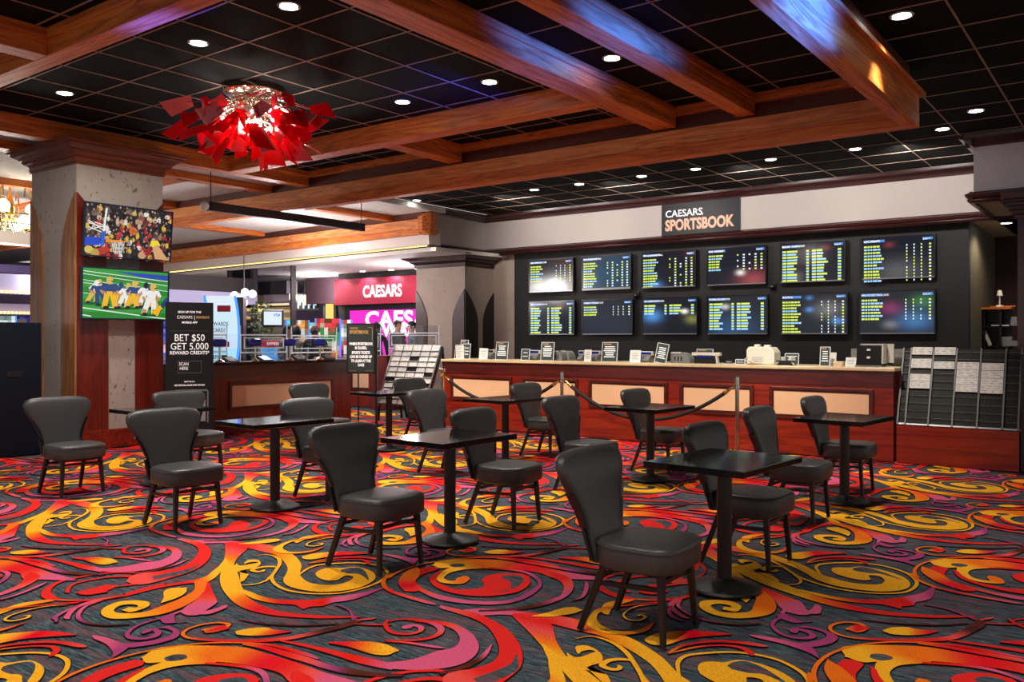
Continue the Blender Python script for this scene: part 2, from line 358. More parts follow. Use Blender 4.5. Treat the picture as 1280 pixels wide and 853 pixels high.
# ================================================================== CARPET
CARPET = """
# crop ; type ; data     ribbon: x1,y1,x2,y2[,C]   line: x,y,w[,C]   (w in cm) ; bg = ribbon in base material
d;r;-60,62,-60,84,P 0,60,0,80,P 100,64,95,80,P 200,73,205,102,R 300,84,300,126,S 380,100,368,142,O 440,124,412,172,A 490,158,440,215,Y 516,200,432,248,Y 510,238,416,276,Y 514,262,426,302,Y 560,296,470,324,Y 640,308,560,342,Y 720,305,660,347,Y 786,284,790,334,Y 803,266,880,306,Y 797,261,926,268,Y 780,258,900,232,Y 757,258,820,210,Y 742,266,740,216,Y 712,282,690,214,Y 660,284,645,218,Y 612,270,608,232,Y 592,248,594,246,Y
d;b;733,226,737,236 775,216,785,246 830,214,825,248 870,236,850,256 890,282,886,284
d;l;250,150,2.2,A 330,143,3,A 385,160,4,Y 396,190,4,Y 374,230,3.5,Y 352,265,3.5,Y 370,302,3.5,Y 430,335,3.5,Y 520,352,3.2,Y 620,358,3.2,Y 740,352,3.2,Y 850,328,3.2,Y 940,295,3.5,Y 986,260,3.5,Y 990,235,3.5,Y 960,210,3.5,Y 900,195,3.5,Y 820,188,3.5,Y 720,190,3.5,Y 620,198,3.5,Y 560,215,3.5,Y 520,240,3.5,Y 508,252,3.5,Y
d;r;95,84,215,112,R 95,120,190,135,S 92,150,160,165,O 80,200,142,208,Y 66,260,165,245,Y 70,310,182,305,Y 100,360,200,345,Y 150,410,214,370,O 230,448,290,418,R 350,474,390,452,R 500,488,520,470,R 650,493,660,478,R 840,487,840,481,R
d;r;140,215,150,235,Y 160,190,215,248,Y 175,232,226,250,Y 178,290,200,285,Y
d;r;140,200,140,238,Y 190,202,200,226,Y 250,192,262,214,Y 278,186,292,190,Y 262,182,272,170,Y 225,186,222,172,Y 208,192,203,186,Y
d;l;185,310,2.5,Y 255,306,2.5,Y 320,285,2.8,Y 355,250,3,Y
d;l;385,212,3.5,Y 345,208,5,Y 290,212,5,Y 245,226,5,Y 270,236,4.5,Y 302,233,4,Y 312,224,3,Y
d;r;150,320,190,350,Y 230,345,240,380,Y 300,372,320,403,O 380,388,400,413,R 480,392,480,419,R 540,391,525,442,R 580,389,562,430,R 660,380,640,423,R 720,372,690,406,P 830,357,760,397,P 900,340,850,376,K 985,316,985,321,K
d;r;95,185,90,215,Y 40,222,50,244,Y 0,255,0,286,Y -40,285,-40,312,O
0;r;1238,172,1238,215,Y 1180,238,1190,268,Y 1110,272,1130,298,O 1030,288,1060,300,R 900,311,900,322,R 700,358,700,370,R 550,383,550,394,R 420,390,420,400,R 330,387,310,394,O 290,387,290,399,O 200,397,210,413,A 100,414,110,431,Y 0,449,0,470,Y
0;l;340,390,4.5,R 275,378,9,R 255,352,8,R 275,322,6,R 340,289,5,R 480,259,4.5,R 640,241,4.5,R 780,243,3.5,R 850,266,1.5,R
0;l;383,352,4,R 372,345,4,R 388,318,3,R 430,297,3.5,R 560,271,4.5,R 690,261,6,R 760,272,8,R 775,292,8,R 720,308,6,R 640,318,4,R
0;r;525,332,528,336,R 555,315,560,342,R 600,308,600,338,R 632,312,638,322,R
0;r;1000,52,985,62,P 1060,64,1020,72,S 1120,80,1080,95,R 1166,118,1096,126,R 1152,170,1058,178,R 1080,225,985,214,R 960,266,880,234,R 830,300,790,242,S
0;b;1100,195,1102,198 1040,222,1050,236 930,245,950,262 840,262,850,282
0;r;900,300,900,310,R 700,352,700,362,R
f;r;200,463,200,472,R 330,467,330,488,R 440,488,420,516,S 530,535,462,558,P 575,590,463,596,P 583,640,425,632,P 550,690,330,652,P 470,735,245,682,P 330,762,165,706,P 150,768,60,718,P 0,756,0,722,P -100,740,-100,708,S
d;r;1000,738,995,774,P 850,705,840,742,R 700,670,690,694,R 560,640,550,654,R 400,613,400,621,R
f;l;370,634,5,P 240,615,4,P 120,598,3,S 0,592,2.5,R
f;l;30,455,2,R 8,490,3.5,R 50,538,4,R 150,548,4,R 222,530,4,S 225,505,5,P 180,494,5,P 140,505,8,P 115,516,6,P
f;l;20,473,2,R 110,458,2.5,R 250,468,5,R 340,502,6,P 345,540,5,S 290,570,4.5,R 180,586,4,R 0,584,2.5,R
d;r;680,629,680,632,R 760,630,770,648,R 850,635,850,674,O 930,640,920,692,Y 1000,646,990,696,Y 1036,662,1036,678,Y
f;r;360,795,350,780,B 500,762,480,742,B 590,717,570,698,B 640,672,618,658,P 667,612,660,612,P
f;r;305,122,305,128,Y 330,99,340,143,Y 400,91,405,142,Y 500,89,500,140,A 600,91,570,138,O 720,96,680,142,O 850,117,800,152,R 1000,143,950,172,R 1100,163,1050,205,S 1183,178,1183,212,P 1290,195,1290,216,P 1400,215,1400,219,K
f;r;1040,170,1040,200,R 1130,195,1085,225,R 1168,240,1108,255,S 1152,295,1092,305,P 1080,341,1045,330,P 950,382,930,364,B 800,403,790,390,B 600,411,600,401,B
f;r;570,120,620,146,O 470,128,490,153,Y 400,145,410,172,Y 345,172,378,192,Y 321,202,370,206,Y 345,229,395,220,Y 420,241,435,222,A 490,238,450,206,O 523,216,480,196,O
f;b;403,128,403,130 425,119,425,138 455,117,455,138 485,119,485,135 503,127,503,129
f;r;262,138,325,154,R 165,168,240,183,R 131,205,198,217,R 160,246,215,250,R 235,293,290,291,S 340,336,400,321,P 500,361,520,341,P 680,368,680,349,P 820,348,805,331,K 920,303,893,290,K 973,248,948,246,K 952,204,932,211,K 880,166,868,175,P 760,149,760,157,R 600,142,600,147,R
f;r;350,158,356,170,R 294,193,330,195,R 283,224,326,226,R 330,266,372,250,R 420,297,455,274,R 540,314,588,268,R 640,316,618,245,R 720,309,604,218,R 780,300,640,190,R 830,288,715,178,R 885,255,800,176,R 904,222,860,182,R 895,200,885,192,R
f;b;724,196,726,208 775,188,772,222 835,192,783,248 862,218,775,275 815,262,745,288 692,295,692,296
c;l;1290,726,5,P 1100,690,5,R 900,658,4,R 700,645,3,O 560,648,2.6,O 430,665,2.6,O 320,700,2.8,O 255,745,3.2,O 228,800,3.5,O 245,852,4,O
c;l;717,300,4,O 735,325,4,O 800,358,4.5,O 900,388,5,R 1050,417,6,S 1280,457,7,P
c;r;770,262,775,270,O 765,290,830,290,O 800,320,885,318,O 860,352,930,350,R 960,385,1030,380,R
d;r;190,635,190,640,O 300,643,290,661,R 450,679,430,706,R 560,711,550,741,S 680,751,660,776,K 800,774,780,802,B 950,794,940,816,B 1061,800,1061,815,B
c;l;405,576,5,O 440,592,6,O 478,580,5,O 468,558,4,O 430,549,3.5,O 380,547,3,O 330,557,3,O 310,575,3,O 330,598,3,O 400,620,3,O 520,632,4,R 680,637,6,R 840,633,7,R 930,620,7,S 1000,590,8,B 1050,560,9,B 1060,540,7,B 1000,518,3,K 900,482,2.5,K 780,457,2,K
c;r;400,573,405,586,O 440,560,442,593,R 484,568,482,586,R
c;r;574,587,577,592,Y 620,573,620,606,Y 690,571,690,611,Y 740,580,740,611,O 800,586,800,606,R 855,590,855,592,R
c;l;460,530,1.6,K 650,552,2.5,B 850,560,2.5,B 1010,550,2,B
c;r;1060,532,1062,538,S 1120,522,1120,530,S
c;l;1080,552,2,R 1180,556,3,R 1280,556,3,R
0;r;1130,298,1158,298,R 1110,350,1178,350,R 1080,395,1198,393,S 1030,428,1195,412,P 1008,450,1110,468,P
0;r;1060,455,1080,472,P 1150,452,1160,471,P 1238,424,1238,442,P
0;l;1020,448,5,P 960,470,4,P 920,488,3.5,K 830,510,3,K 750,540,3,K 705,577,3.5,K 718,601,4,K 780,608,4.5,K 850,596,5,K 874,572,5,K 845,556,5,K 805,569,7,K 792,580,4,K
0;r;950,470,965,478,K 900,485,965,500,K 888,505,970,514,K 920,523,995,518,K 1032,511,1032,514,K
0;r;860,552,865,548,K 930,539,925,553,K 988,565,955,570,K 977,600,935,592,K 880,632,860,614,K 760,652,750,630,K 680,658,670,634,K
0;r;525,589,530,612,P 600,604,590,640,P 700,645,622,680,K 695,668,620,702,K 608,722,610,718,K
2;l;780,545,2,O 815,522,3,O 870,500,3.5,R 1000,483,4.5,R 1120,487,5.5,R 1280,508,7,S
2;l;780,545,1.5,O 880,520,2.5,O 980,505,2.5,R 1090,505,3.5,R 1160,520,5,R 1192,540,5,R 1203,556,2,R
2;r;662,474,664,481,Y 700,451,700,499,Y 760,439,770,501,Y 870,429,870,471,R 960,431,960,459,R 1040,439,1040,453,R 1100,447,1100,449,R
0;r;1075,296,1145,296,O 1072,340,1125,350,O 1000,385,1062,405,O 900,425,950,456,O 800,460,840,482,A 700,468,700,497,Y 638,462,600,494,Y 632,446,558,468,Y 662,426,580,434,Y 720,418,658,404,Y 757,423,750,397,Y 762,430,818,404,Y 748,438,824,426,Y 722,434,778,447,Y 697,440,720,461,Y 685,446,683,453,Y
0;r;888,413,892,411,Y 905,380,920,402,Y 904,350,972,385,Y 930,334,1012,365,Y 970,327,1032,345,Y 1012,327,1029,334,Y
0;r;352,488,386,496,P 380,455,402,465,P 440,419,450,429,P 560,386,560,396,S 660,369,660,376,R
0;l;570,395,2.5,S 480,425,3,P 437,465,3.5,P 440,500,3.5,K 500,525,3,B 600,532,2.5,B 720,526,2,B
2;r;712,388,700,390,R 682,428,655,418,O 600,448,570,433,A 500,446,485,422,Y 420,429,435,392,Y 377,398,424,362,Y 388,356,445,336,Y 440,317,520,314,O 600,299,600,305,R 750,284,750,291,R
2;l;730,298,1.5,O 620,310,1.8,Y 560,345,2,Y 575,372,2.3,Y 630,379,2.6,Y 666,364,3,Y 650,352,2.6,Y 625,356,2,Y
2;r;98,357,100,359,Y 180,339,190,361,Y 250,318,250,354,Y 310,313,310,344,Y 344,324,344,331,Y
2;r;230,64,232,67,R 300,63,310,76,R 370,63,370,86,O 440,70,440,92,Y 475,78,475,88,Y
2;l;300,280,1.5,B 350,262,3,P 372,220,4,P 372,185,3,P
2;r;640,232,645,240,R 680,215,680,248,R 730,215,730,248,R 770,230,770,238,R
2;l;800,300,2,R 785,330,3,P 800,360,4,K 830,372,3,K 860,385,2,K
"""
COLS = {'Y': lin(250, 176, 36), 'A': lin(246, 146, 26), 'O': lin(240, 112, 22), 'R': lin(226, 38, 34), 'S': lin(232, 78, 70), 'P': lin(214, 88, 124), 'K': lin(168, 62, 112), 'B': lin(96, 38, 34)}
CROPS = {'d': (260, 660, 240 / 1061), '0': (0, 660, 280 / 1238), 'f': (480, 680, 240 / 1183), 'c': (960, 640, 0.25), '2': (640, 680, 0.25)}
LAX, LAY = Vector((2.655, -0.05)), Vector((0.0, 2.04))

def cr_spline(P, sub):
    out = []; n = len(P)
    for i in range(n - 1):
        p0, p1, p2, p3 = P[max(i - 1, 0)], P[i], P[i + 1], P[min(i + 2, n - 1)]
        for s in range(sub):
            t = s / sub; t2 = t * t; t3 = t2 * t
            out.append([0.5 * (2 * b + (c - a) * t + (2 * a - 5 * b + 4 * c - d) * t2 + (3 * b - a - 3 * c + d) * t3) for a, b, c, d in zip(p0, p1, p2, p3)])
    out.append(list(P[-1])); return out

def build_floor():
    strokes = []
    for ln in CARPET.strip().splitlines():
        if ln.startswith('#') or not ln.strip(): continue
        crop, typ, data = [t.strip() for t in ln.split(';')]
        ox, oy, sc = CROPS[crop]
        g = lambda u, v: atz(ox + u * sc, oy + v * sc, 0.0)
        rows = []; lastc = COLS['Y']
        for sec in data.split():
            q = sec.split(',')
            if typ == 'l':
                p = g(float(q[0]), float(q[1])); w = float(q[2]) / 100 * 0.66
                if len(q) > 3: lastc = COLS[q[3]]
                rows.append([p.x, p.y, w] + list(lastc[:3]))
            else:
                a = g(float(q[0]), float(q[1])); b = g(float(q[2]), float(q[3]))
                if len(q) > 4: lastc = COLS[q[4]]
                rows.append([a.x, a.y, b.x, b.y] + list(lastc[:3]))
        if typ == 'r':
            for end in (0, -1):
                q0 = rows[end]; q1 = rows[1 if end == 0 else -2]
                wd = math.hypot(q0[0] - q0[2], q0[1] - q0[3])
                if wd > 0.022:
                    mx, my = (q0[0] + q0[2]) / 2, (q0[1] + q0[3]) / 2; nx, ny = (q1[0] + q1[2]) / 2, (q1[1] + q1[3]) / 2
                    dx, dy = mx - nx, my - ny; LL = math.hypot(dx, dy) or 1
                    ex, ey = dx / LL * wd * 0.45, dy / LL * wd * 0.45
                    tip = [mx + ex, my + ey, mx + ex, my + ey] + q0[4:]
                    mid = [q0[0] * .8 + mx * .2 + ex * .6, q0[1] * .8 + my * .2 + ey * .6, q0[2] * .8 + mx * .2 + ex * .6, q0[3] * .8 + my * .2 + ey * .6] + q0[4:]
                    if end == 0: rows[0:0] = [tip, mid]
                    else: rows += [mid, tip]
        S = cr_spline(rows, 6); quad = []
        if typ == 'l':
            nS = len(S)
            for i_ in range(nS):
                e_ = min(i_, nS - 1 - i_) / max(3.0, nS * 0.10)
                S[i_][2] *= min(1.0, 0.12 + 0.88 * math.sqrt(min(1.0, e_)))
            for i, r in enumerate(S):
                p = S[max(i - 1, 0)]; n = S[min(i + 1, len(S) - 1)]
                dx, dy = n[0] - p[0], n[1] - p[1]; L = math.hypot(dx, dy) or 1
                nx, ny = -dy / L * r[2] / 2, dx / L * r[2] / 2
                quad.append(((r[0] + nx, r[1] + ny), (r[0] - nx, r[1] - ny), tuple(r[3:6]) + (1,)))
        else:
            for r in S: quad.append(((r[0], r[1]), (r[2], r[3]), tuple(max(0, c) for c in r[4:7]) + (1,)))
        strokes.append((typ, quad))
    vs = []; fs = []; mi = []; cols = []
    def addstroke(typ, quad, off, z, grow=0.0, mati=1, dark=False):
        b = len(vs)
        for (a, c, col) in quad:
            ax, ay, cx, cy = a[0], a[1], c[0], c[1]
            if grow:
                dx, dy = ax - cx, ay - cy; L = math.hypot(dx, dy)
                if L > 1e-6: ax += dx / L * grow; ay += dy / L * grow; cx -= dx / L * grow; cy -= dy / L * grow
            vs.append((ax + off[0], ay + off[1], z)); vs.append((cx + off[0], cy + off[1], z))
        for i in range(len(quad) - 1):
            fs.append((b + 2 * i, b + 2 * i + 1, b + 2 * i + 3, b + 2 * i + 2)); mi.append(mati)
            if dark: cols.append(((0, 0, 0, 1),) * 4)
            else:
                c0, c1 = quad[i][2], quad[i + 1][2]; cols.append((c0, c0, c1, c1))
    # base pile
    x0, x1, y0, y1 = -34, 7, -4, 27
    vs += [(x0, y0, -0.014), (x1, y0, -0.014), (x1, y1, -0.014), (x0, y1, -0.014)]; fs.append((0, 1, 2, 3)); mi.append(0); cols.append(((0, 0, 0, 1),) * 4)
    for i in range(-4, 4):
        for j in range(-4, 6):
            off = LAX * i + LAY * j
            cx, cy = -3.2 + off.x, 3.6 + off.y
            if not (-13.5 < cx < 2.5 and 0 < cy < 12.6): continue
            d = cx * FX + cy * FY
            if d < 1.2: continue
            z = -0.013
            for typ, quad in strokes:
                z += 0.00006
                if typ == 'b': addstroke(typ, quad, off, z + 0.005, mati=0)
                else:
                    addstroke(typ, quad, off, z, grow=0.005, mati=2, dark=True)
                    addstroke(typ, quad, off, z + 0.005)
    me = bpy.data.meshes.new('floor'); me.from_pydata(vs, [], fs)
    me.polygons.foreach_set('material_index', mi)
    at = me.color_attributes.new('Col', 'FLOAT_COLOR', 'CORNER')
    at.data.foreach_set('color', [v for q in cols for c in q for v in c])
    # base pile: slate yarn with streaks running along the room
    def pile(name, kind):
        m = bpy.data.materials.new(name); m.use_nodes = True
        nt = m.node_tree; b = nt.nodes['Principled BSDF']; L = nt.links.new
        b.inputs['Roughness'].default_value = 0.95; b.inputs['Specular IOR Level'].default_value = 0.1
        tc = nt.nodes.new('ShaderNodeTexCoord')
        mp = nt.nodes.new('ShaderNodeMapping'); mp.inputs['Scale'].default_value = (5, 42, 1)
        L(tc.outputs['Object'], mp.inputs['Vector'])
        n = nt.nodes.new('ShaderNodeTexNoise'); n.inputs['Scale'].default_value = 1.6; n.inputs['Detail'].default_value = 6; n.inputs['Roughness'].default_value = 0.7
        L(mp.outputs[0], n.inputs['Vector'])
        n2 = nt.nodes.new('ShaderNodeTexNoise'); n2.inputs['Scale'].default_value = 160; n2.inputs['Detail'].default_value = 2
        L(tc.outputs['Object'], n2.inputs['Vector'])
        if kind == 'base':
            cr = nt.nodes.new('ShaderNodeValToRGB'); E = cr.color_ramp.elements
            E[0].position = 0.30; E[0].color = lin(20, 20, 26); E[1].position = 0.72; E[1].color = lin(128, 140, 144)
            e = E.new(0.45); e.color = lin(50, 60, 68); e = E.new(0.56); e.color = lin(74, 92, 98)
            L(n.outputs['Fac'], cr.inputs[0])
            mp2 = nt.nodes.new('ShaderNodeMapping'); mp2.inputs['Scale'].default_value = (1.5, 16, 1); mp2.inputs['Location'].default_value = (3, 7, 0)
            L(tc.outputs['Object'], mp2.inputs['Vector'])
            n3 = nt.nodes.new('ShaderNodeTexNoise'); n3.inputs['Scale'].default_value = 1.0; n3.inputs['Detail'].default_value = 5
            L(mp2.outputs[0], n3.inputs['Vector'])
            r3 = nt.nodes.new('ShaderNodeValToRGB'); r3.color_ramp.elements[0].position = 0.48; r3.color_ramp.elements[1].position = 0.70
            L(n3.outputs['Fac'], r3.inputs[0])
            mx = nt.nodes.new('ShaderNodeMix'); mx.data_type = 'RGBA'; mx.inputs['B'].default_value = lin(112, 74, 80)
            L(r3.outputs[0], mx.inputs['Factor']); L(cr.outputs[0], mx.inputs['A'])
            src = mx.outputs['Result']
        elif kind == 'dark':
            rgb = nt.nodes.new('ShaderNodeRGB'); rgb.outputs[0].default_value = lin(34, 34, 40); src = rgb.outputs[0]
        else:
            a = nt.nodes.new('ShaderNodeAttribute'); a.attribute_name = 'Col'; src = a.outputs['Color']
        mr = nt.nodes.new('ShaderNodeMapRange'); mr.inputs[1].default_value = 0.3; mr.inputs[2].default_value = 0.7; mr.inputs[3].default_value = 0.72; mr.inputs[4].default_value = 1.2
        L(n2.outputs['Fac'], mr.inputs[0])
        ml = nt.nodes.new('ShaderNodeMix'); ml.data_type = 'RGBA'; ml.blend_type = 'MULTIPLY'; ml.inputs['Factor'].default_value = 1.0
        L(src, ml.inputs['A']); L(mr.outputs[0], ml.inputs['B']); L(ml.outputs['Result'], b.inputs['Base Color'])
        return m
    for m in (pile('slate_pile', 'base'), pile('coloured_pile', 'col'), pile('outline_pile', 'dark')): me.materials.append(m)
    me.update()
    o = bpy.data.objects.new('floor', me); C.objects.link(o)
    return struct(o)
build_floor()

# ================================================================== SHELL
ZC = 4.35           # tiled ceiling
def ceil_mat():
    m = bpy.data.materials.new('black_ceiling_tile'); m.use_nodes = True
    nt = m.node_tree; b = nt.nodes['Principled BSDF']; L = nt.links.new
    b.inputs['Base Color'].default_value = lin(8, 8, 8); b.inputs['Roughness'].default_value = 0.85; b.inputs['Specular IOR Level'].default_value = 0.15
    return m
mb = MB()
mb.box(-12.4, 7, -5, 16.2, ZC, ZC + 0.12)
struct(mb.build('ceiling', ceil_mat()))
gm = MB()
def grid(x0, x1, y0, y1, xo, yo, ts):
    n = math.ceil((x0 - xo) / ts)
    while xo + n * ts < x1: gm.box(xo + n * ts - 0.009, xo + n * ts + 0.009, y0, y1, ZC - 0.006, ZC + 0.002); n += 1
    n = math.ceil((y0 - yo) / ts)
    while yo + n * ts < y1: gm.box(x0, x1, yo + n * ts - 0.009, yo + n * ts + 0.009, ZC - 0.006, ZC + 0.002); n += 1
grid(-12.3, -2.05, -5, 9.8, -6.28, 5.83, 0.715)
grid(-2.05, 7, -5, 9.8, -4.505, 13.40, 0.776)
grid(-12.3, 7, 9.8, 15.8, -4.505, 13.40, 0.776)
struct(gm.build('trim_1', mat('ceiling_grid_bar', lin(150, 124, 102), 0.5)))
mb = MB(); mb.box(-34, -12.4, -5, 14.2, 4.22, 4.34); struct(mb.build('ceiling_side', M['ceilpl']))

def beam_x(name, x0, x1, y0, y1, z0, zs, ztop=ZC, m=None, step=True):
    """oak clad ceiling beam running along X: face board, upper board set back a little, recess and crown strip"""
    b = MB()
    b.box(x0, x1, y0, y1, z0, zs)
    b.box(x0, x1, y0 + 0.012, y1 - 0.012, zs, zs + 0.012)
    b.cur = 1
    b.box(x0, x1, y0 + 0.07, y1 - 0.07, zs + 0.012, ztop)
    b.cur = 0
    b.box(x0, x1, y0 - 0.02, y1 + 0.02, ztop - 0.09, ztop)
    return struct(b.build(name, [m or M['oakX'], M['oakdark']], bevel=0.006))

def beam_y(name, x0, x1, y0, y1, z0, zs, ztop=ZC):
    b = MB()
    b.box(x0, x1, y0, y1, z0, zs)
    b.cur = 1
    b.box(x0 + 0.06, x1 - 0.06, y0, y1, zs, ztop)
    b.cur = 0
    b.box(x0 - 0.02, x1 + 0.02, y0, y1, ztop - 0.09, ztop)
    return struct(b.build(name, [M['oakY'], M['oakdark']], bevel=0.006))

ZL, ZU = 3.73, 4.10     # low frame beams, upper beams
# low frame: the long beam in front of the counter and the one at its right end
b = MB()
b.box(-24, -1.99, 9.73, 9.92, ZL, 3.884); b.cur = 1
b.box(-24, -1.99, 9.745, 9.905, 3.884, 4.075); b.cur = 2
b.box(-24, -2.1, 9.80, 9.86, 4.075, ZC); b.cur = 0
b.box(-24, -2.1, 9.70, 9.96, ZC - 0.1, ZC)
oak_light = wood('stained_oak_lit', lin(170, 94, 44), lin(212, 132, 72), lin(230, 158, 96), 'X', 0.5, 0.0, grain=1.2)  # paler oak paints the light falling on the upper board
struct(b.build('ceiling_beam_long', [M['oakX'], oak_light, M['oakdark']], bevel=0.006))
b = MB()
b.prism([(-2.168, ZL + 0.03), (-2.14, ZL), (-2.02, ZL), (-1.99, ZL + 0.03), (-1.99, 4.06), (-2.168, 4.06)], 'Y', -2.0, 9.74); b.cur = 1
b.box(-2.11, -2.05, -2, 9.74, 4.06, ZC); b.cur = 0
b.box(-2.2, -1.93, -2, 9.94, 4.06, 4.10)
struct(b.build('ceiling_beam_right', [M['oakY'], M['oakdark']]))
# upper beams
beam_y('ceiling_beam_middle', -5.03, -4.73, -2, 9.74, ZU, 4.307)
beam_y('ceiling_beam_slim', -3.94, -3.72, -2, 9.74, ZU, 4.29)
beam_x('ceiling_beam_cross', -11.61, -5.03, 8.15, 8.40, ZU, 4.30)
beam_x('ceiling_beam_near', -11.61, -5.03, 3.79, 3.985, ZU, 4.30)
beam_y('ceiling_beam_stub', -8.45, -8.19, 8.40, 9.74, ZU, 4.30)
beam_y('ceiling_beam_stub_near', -8.42, -8.17, -1, 3.79, ZU, 4.30)
beam_y('ceiling_beam_left', -11.85, -11.61, -1, 9.74, ZU, 4.30)
beam_y('ceiling_beam_outer', -12.9, -12.66, -1, 9.78, ZU, 4.25)
beam_y('ceiling_beam_far', -15.9, -15.65, 0, 9.78, ZU, 4.25)
beam_x('ceiling_beam_side', -24, -12.8, 8.0, 8.25, ZU, 4.25)
# beam resting on the cage soffit, with the chamfered end
nE, nW = atz(534, 291.5, ZL), atz(216, 327, ZL)
dirN = (nW - nE).normalized(); lenN = (nW - nE).length + 3
RN = Matrix.Translation((nE.x, nE.y, 0)) @ Matrix.Rotation(math.atan2(dirN.y, dirN.x), 4, 'Z') @ Matrix.Scale(-1, 4, (0, 1, 0))
bb = MB()          # local x runs along the beam away from its free end, y>0 towards the wall behind
bb.box(0.22, lenN, 0.0, 0.30, ZL, 3.87); bb.cur = 1
bb.box(0.22, lenN, 0.015, 0.30, 3.87, 4.06); bb.cur = 2
bb.box(0.22, lenN, 0.09, 0.30, 4.06, 4.34); bb.cur = 0
bb.prism([(0.0, ZL - 0.02), (0.22, ZL - 0.02), (0.22, 4.19), (0.0, 4.19)], 'Y', 0.10, 0.30)
bb.idx([(0.0, 0.10, ZL - .02), (0.0, 0.10, 4.19), (0.22, 0.10, 4.19), (0.22, 0.10, ZL - .02), (0.10, -.05, ZL + .06), (0.10, -.05, 4.10), (0.24, -.05, 4.10), (0.24, -.05, ZL + .06), (.24, .10, ZL - .02), (.24, .10, 4.19)],
       [(0, 1, 5, 4), (4, 5, 6, 7), (1, 2, 6, 5), (0, 4, 7, 3), (7, 6, 9, 8)])
bb.xform(RN)
struct(bb.build('ceiling_beam_soffit', [M['oakX'], oak_light, M['oakdark']]))
# short beams between the long beam and the soffit beam
def stub(name, px, py):
    p = atz(px, py, ZU)
    beam_y(name, p.x - 0.22, p.x, 9.92, 13.9, ZU, 4.28, 4.34)
stub('ceiling_beam_bay', 470, 273)
stub('ceiling_beam_bay_far', 318, 294)

# ---- black wall, fascia and mouldings round the betting counter
YB, YS = 16.05, 15.85
xl = atY(643, 400, YB).x; xr = atY(1211, 400, YB).x
b = MB(); b.box(xl, xr, YB, YB + 0.15, 0, 3.46); struct(b.build('wall_back', M['blackwall']))
b = MB(); b.box(xl - 1.6, xl - 0.001, YB - 0.0, YB + 0.15, 0, 3.46); struct(b.build('wall_back_left', M['plaster2']))
XF = -12.62
b = MB(); b.box(XF, -1.9, YS, YB + 0.15, 3.46, ZC); struct(b.build('wall_fascia', M['wall']))
# return wall over the column
ret0 = 13.85
b = MB(); b.box(XF - 0.3, XF, ret0, YS + 0.2, 3.46, ZC); struct(b.build('wall_fascia_return', M['wall']))
LOWP = [(0, 3.40), (0.05, 3.40), (0.075, 3.43), (0.06, 3.455), (0.09, 3.48), (0.105, 3.52), (0.05, 3.54), (0.03, 3.56), (0, 3.56)]
CRP = [(0, ZC - 0.16), (0.03, ZC - 0.16), (0.04, ZC - 0.13), (0.08, ZC - 0.10), (0.12, ZC - 0.06), (0.17, ZC - 0.045), (0.18, ZC), (0, ZC)]
b = MB()
b.prism([(YS - u, z) for u, z in LOWP], 'X', XF, -1.7)
b.prism([(YS - u, z) for u, z in CRP], 'X', XF, -1.9)
b.prism([(XF + u, z) for u, z in LOWP], 'Y', ret0, YS)
b.prism([(XF + u, z) for u, z in CRP], 'Y', ret0, YS)
struct(b.build('trim_2', M['mahog']))
# right-hand block over the aisle
RB = -2.035; RBY = 13.67
b = MB(); b.box(RB, 4, RBY, YB + 0.15, 3.56, ZC); struct(b.build('wall_block', M['walllav']))
b = MB()
b.prism([(RBY - u, z) for u, z in LOWP], 'X', RB - 0.05, 4)
b.prism([(RB - u, z) for u, z in LOWP], 'Y', RBY - 0.08, YS)
b.prism([(RBY - u, z) for u, z in CRP], 'X', RB - 0.1, 4)
b.prism([(RB - u, z) for u, z in CRP], 'Y', RBY - 0.15, YS)
b.box(RB + 0.30, RB + 0.38, RBY + 0.2, YS + 0.25, 3.42, 3.5)
struct(b.build('trim_3', M['mahog']))
b = MB(); b.box(RB - 0.05, 4, RBY, 19.2, 3.45, 3.56); b.box(xr, 4, YB + 0.15, 19.2, 3.45, 3.56); struct(b.build('ceiling_recess', M['creamceil']))
# recess beyond the black wall
b = MB(); b.box(xr - 0.1, xr, YB + 0.15, 19.0, 0, 3.45); struct(b.build('wall_recess_side', M['olive']))
b = MB(); b.box(xr - 0.1, 3, 19.0, 19.15, 0, 3.45); struct(b.build('wall_recess', M['maroon']))
# dark column under the block, right edge of the picture
cx0 = atY(1272, 400, 13.4).x
b = MB(); b.box(cx0, cx0 + 1.2, 13.4, 14.5, 0, 3.2); struct(b.build('pillar_right', M['mahog']))
b = MB()
for i, (e, z0, z1) in enumerate(((0.03, 3.10, 3.16), (0.06, 3.16, 3.22), (0.10, 3.22, 3.27), (0.13, 3.27, 3.32), (0.15, 3.32, 3.36), (0.18, 3.36, 3.449))):
    b.box(cx0 - e, cx0 + 1.2, 13.4 - e, 14.5, z0, z1)
struct(b.build('trim_4', M['mahog'], bevel=0.006))

# ---- cage soffit with the bulb strip
sE, sW = atz(536, 307.8, 3.47), atz(212.7, 341, 3.47)
d = (sW - sE).normalized(); Ls = (sW - sE).length + 4
RS = Matrix.Translation((sE.x, sE.y, 0)) @ Matrix.Rotation(math.atan2(d.y, d.x), 4, 'Z') @ Matrix.Scale(-1, 4, (0, 1, 0))
b = MB(); b.box(0, Ls, 0, 0.35, 3.50, 3.76); b.xform(RS); struct(b.build('wall_cage_soffit', M['white']))
b = MB(); b.box(-0.05, Ls, -0.03, 0.3, 3.44, 3.50); b.xform(RS); struct(b.build('trim_5', M['mahog']))
b = MB(); b.box(0, Ls, -0.05, -0.032, 3.462, 3.49); b.xform(RS)
bulb_rail = struct(b.build('trim_6', M['brass']))
led = thing('bulb_strip', 'long strip of warm bulbs along the white soffit above the cashier counter', 'light strip', (0, 0, 0))
b = MB(); n = int(Ls / 0.085)
for i in range(n): b.box(i * 0.085, i * 0.085 + 0.045, -0.07, -0.05, 3.463, 3.487)
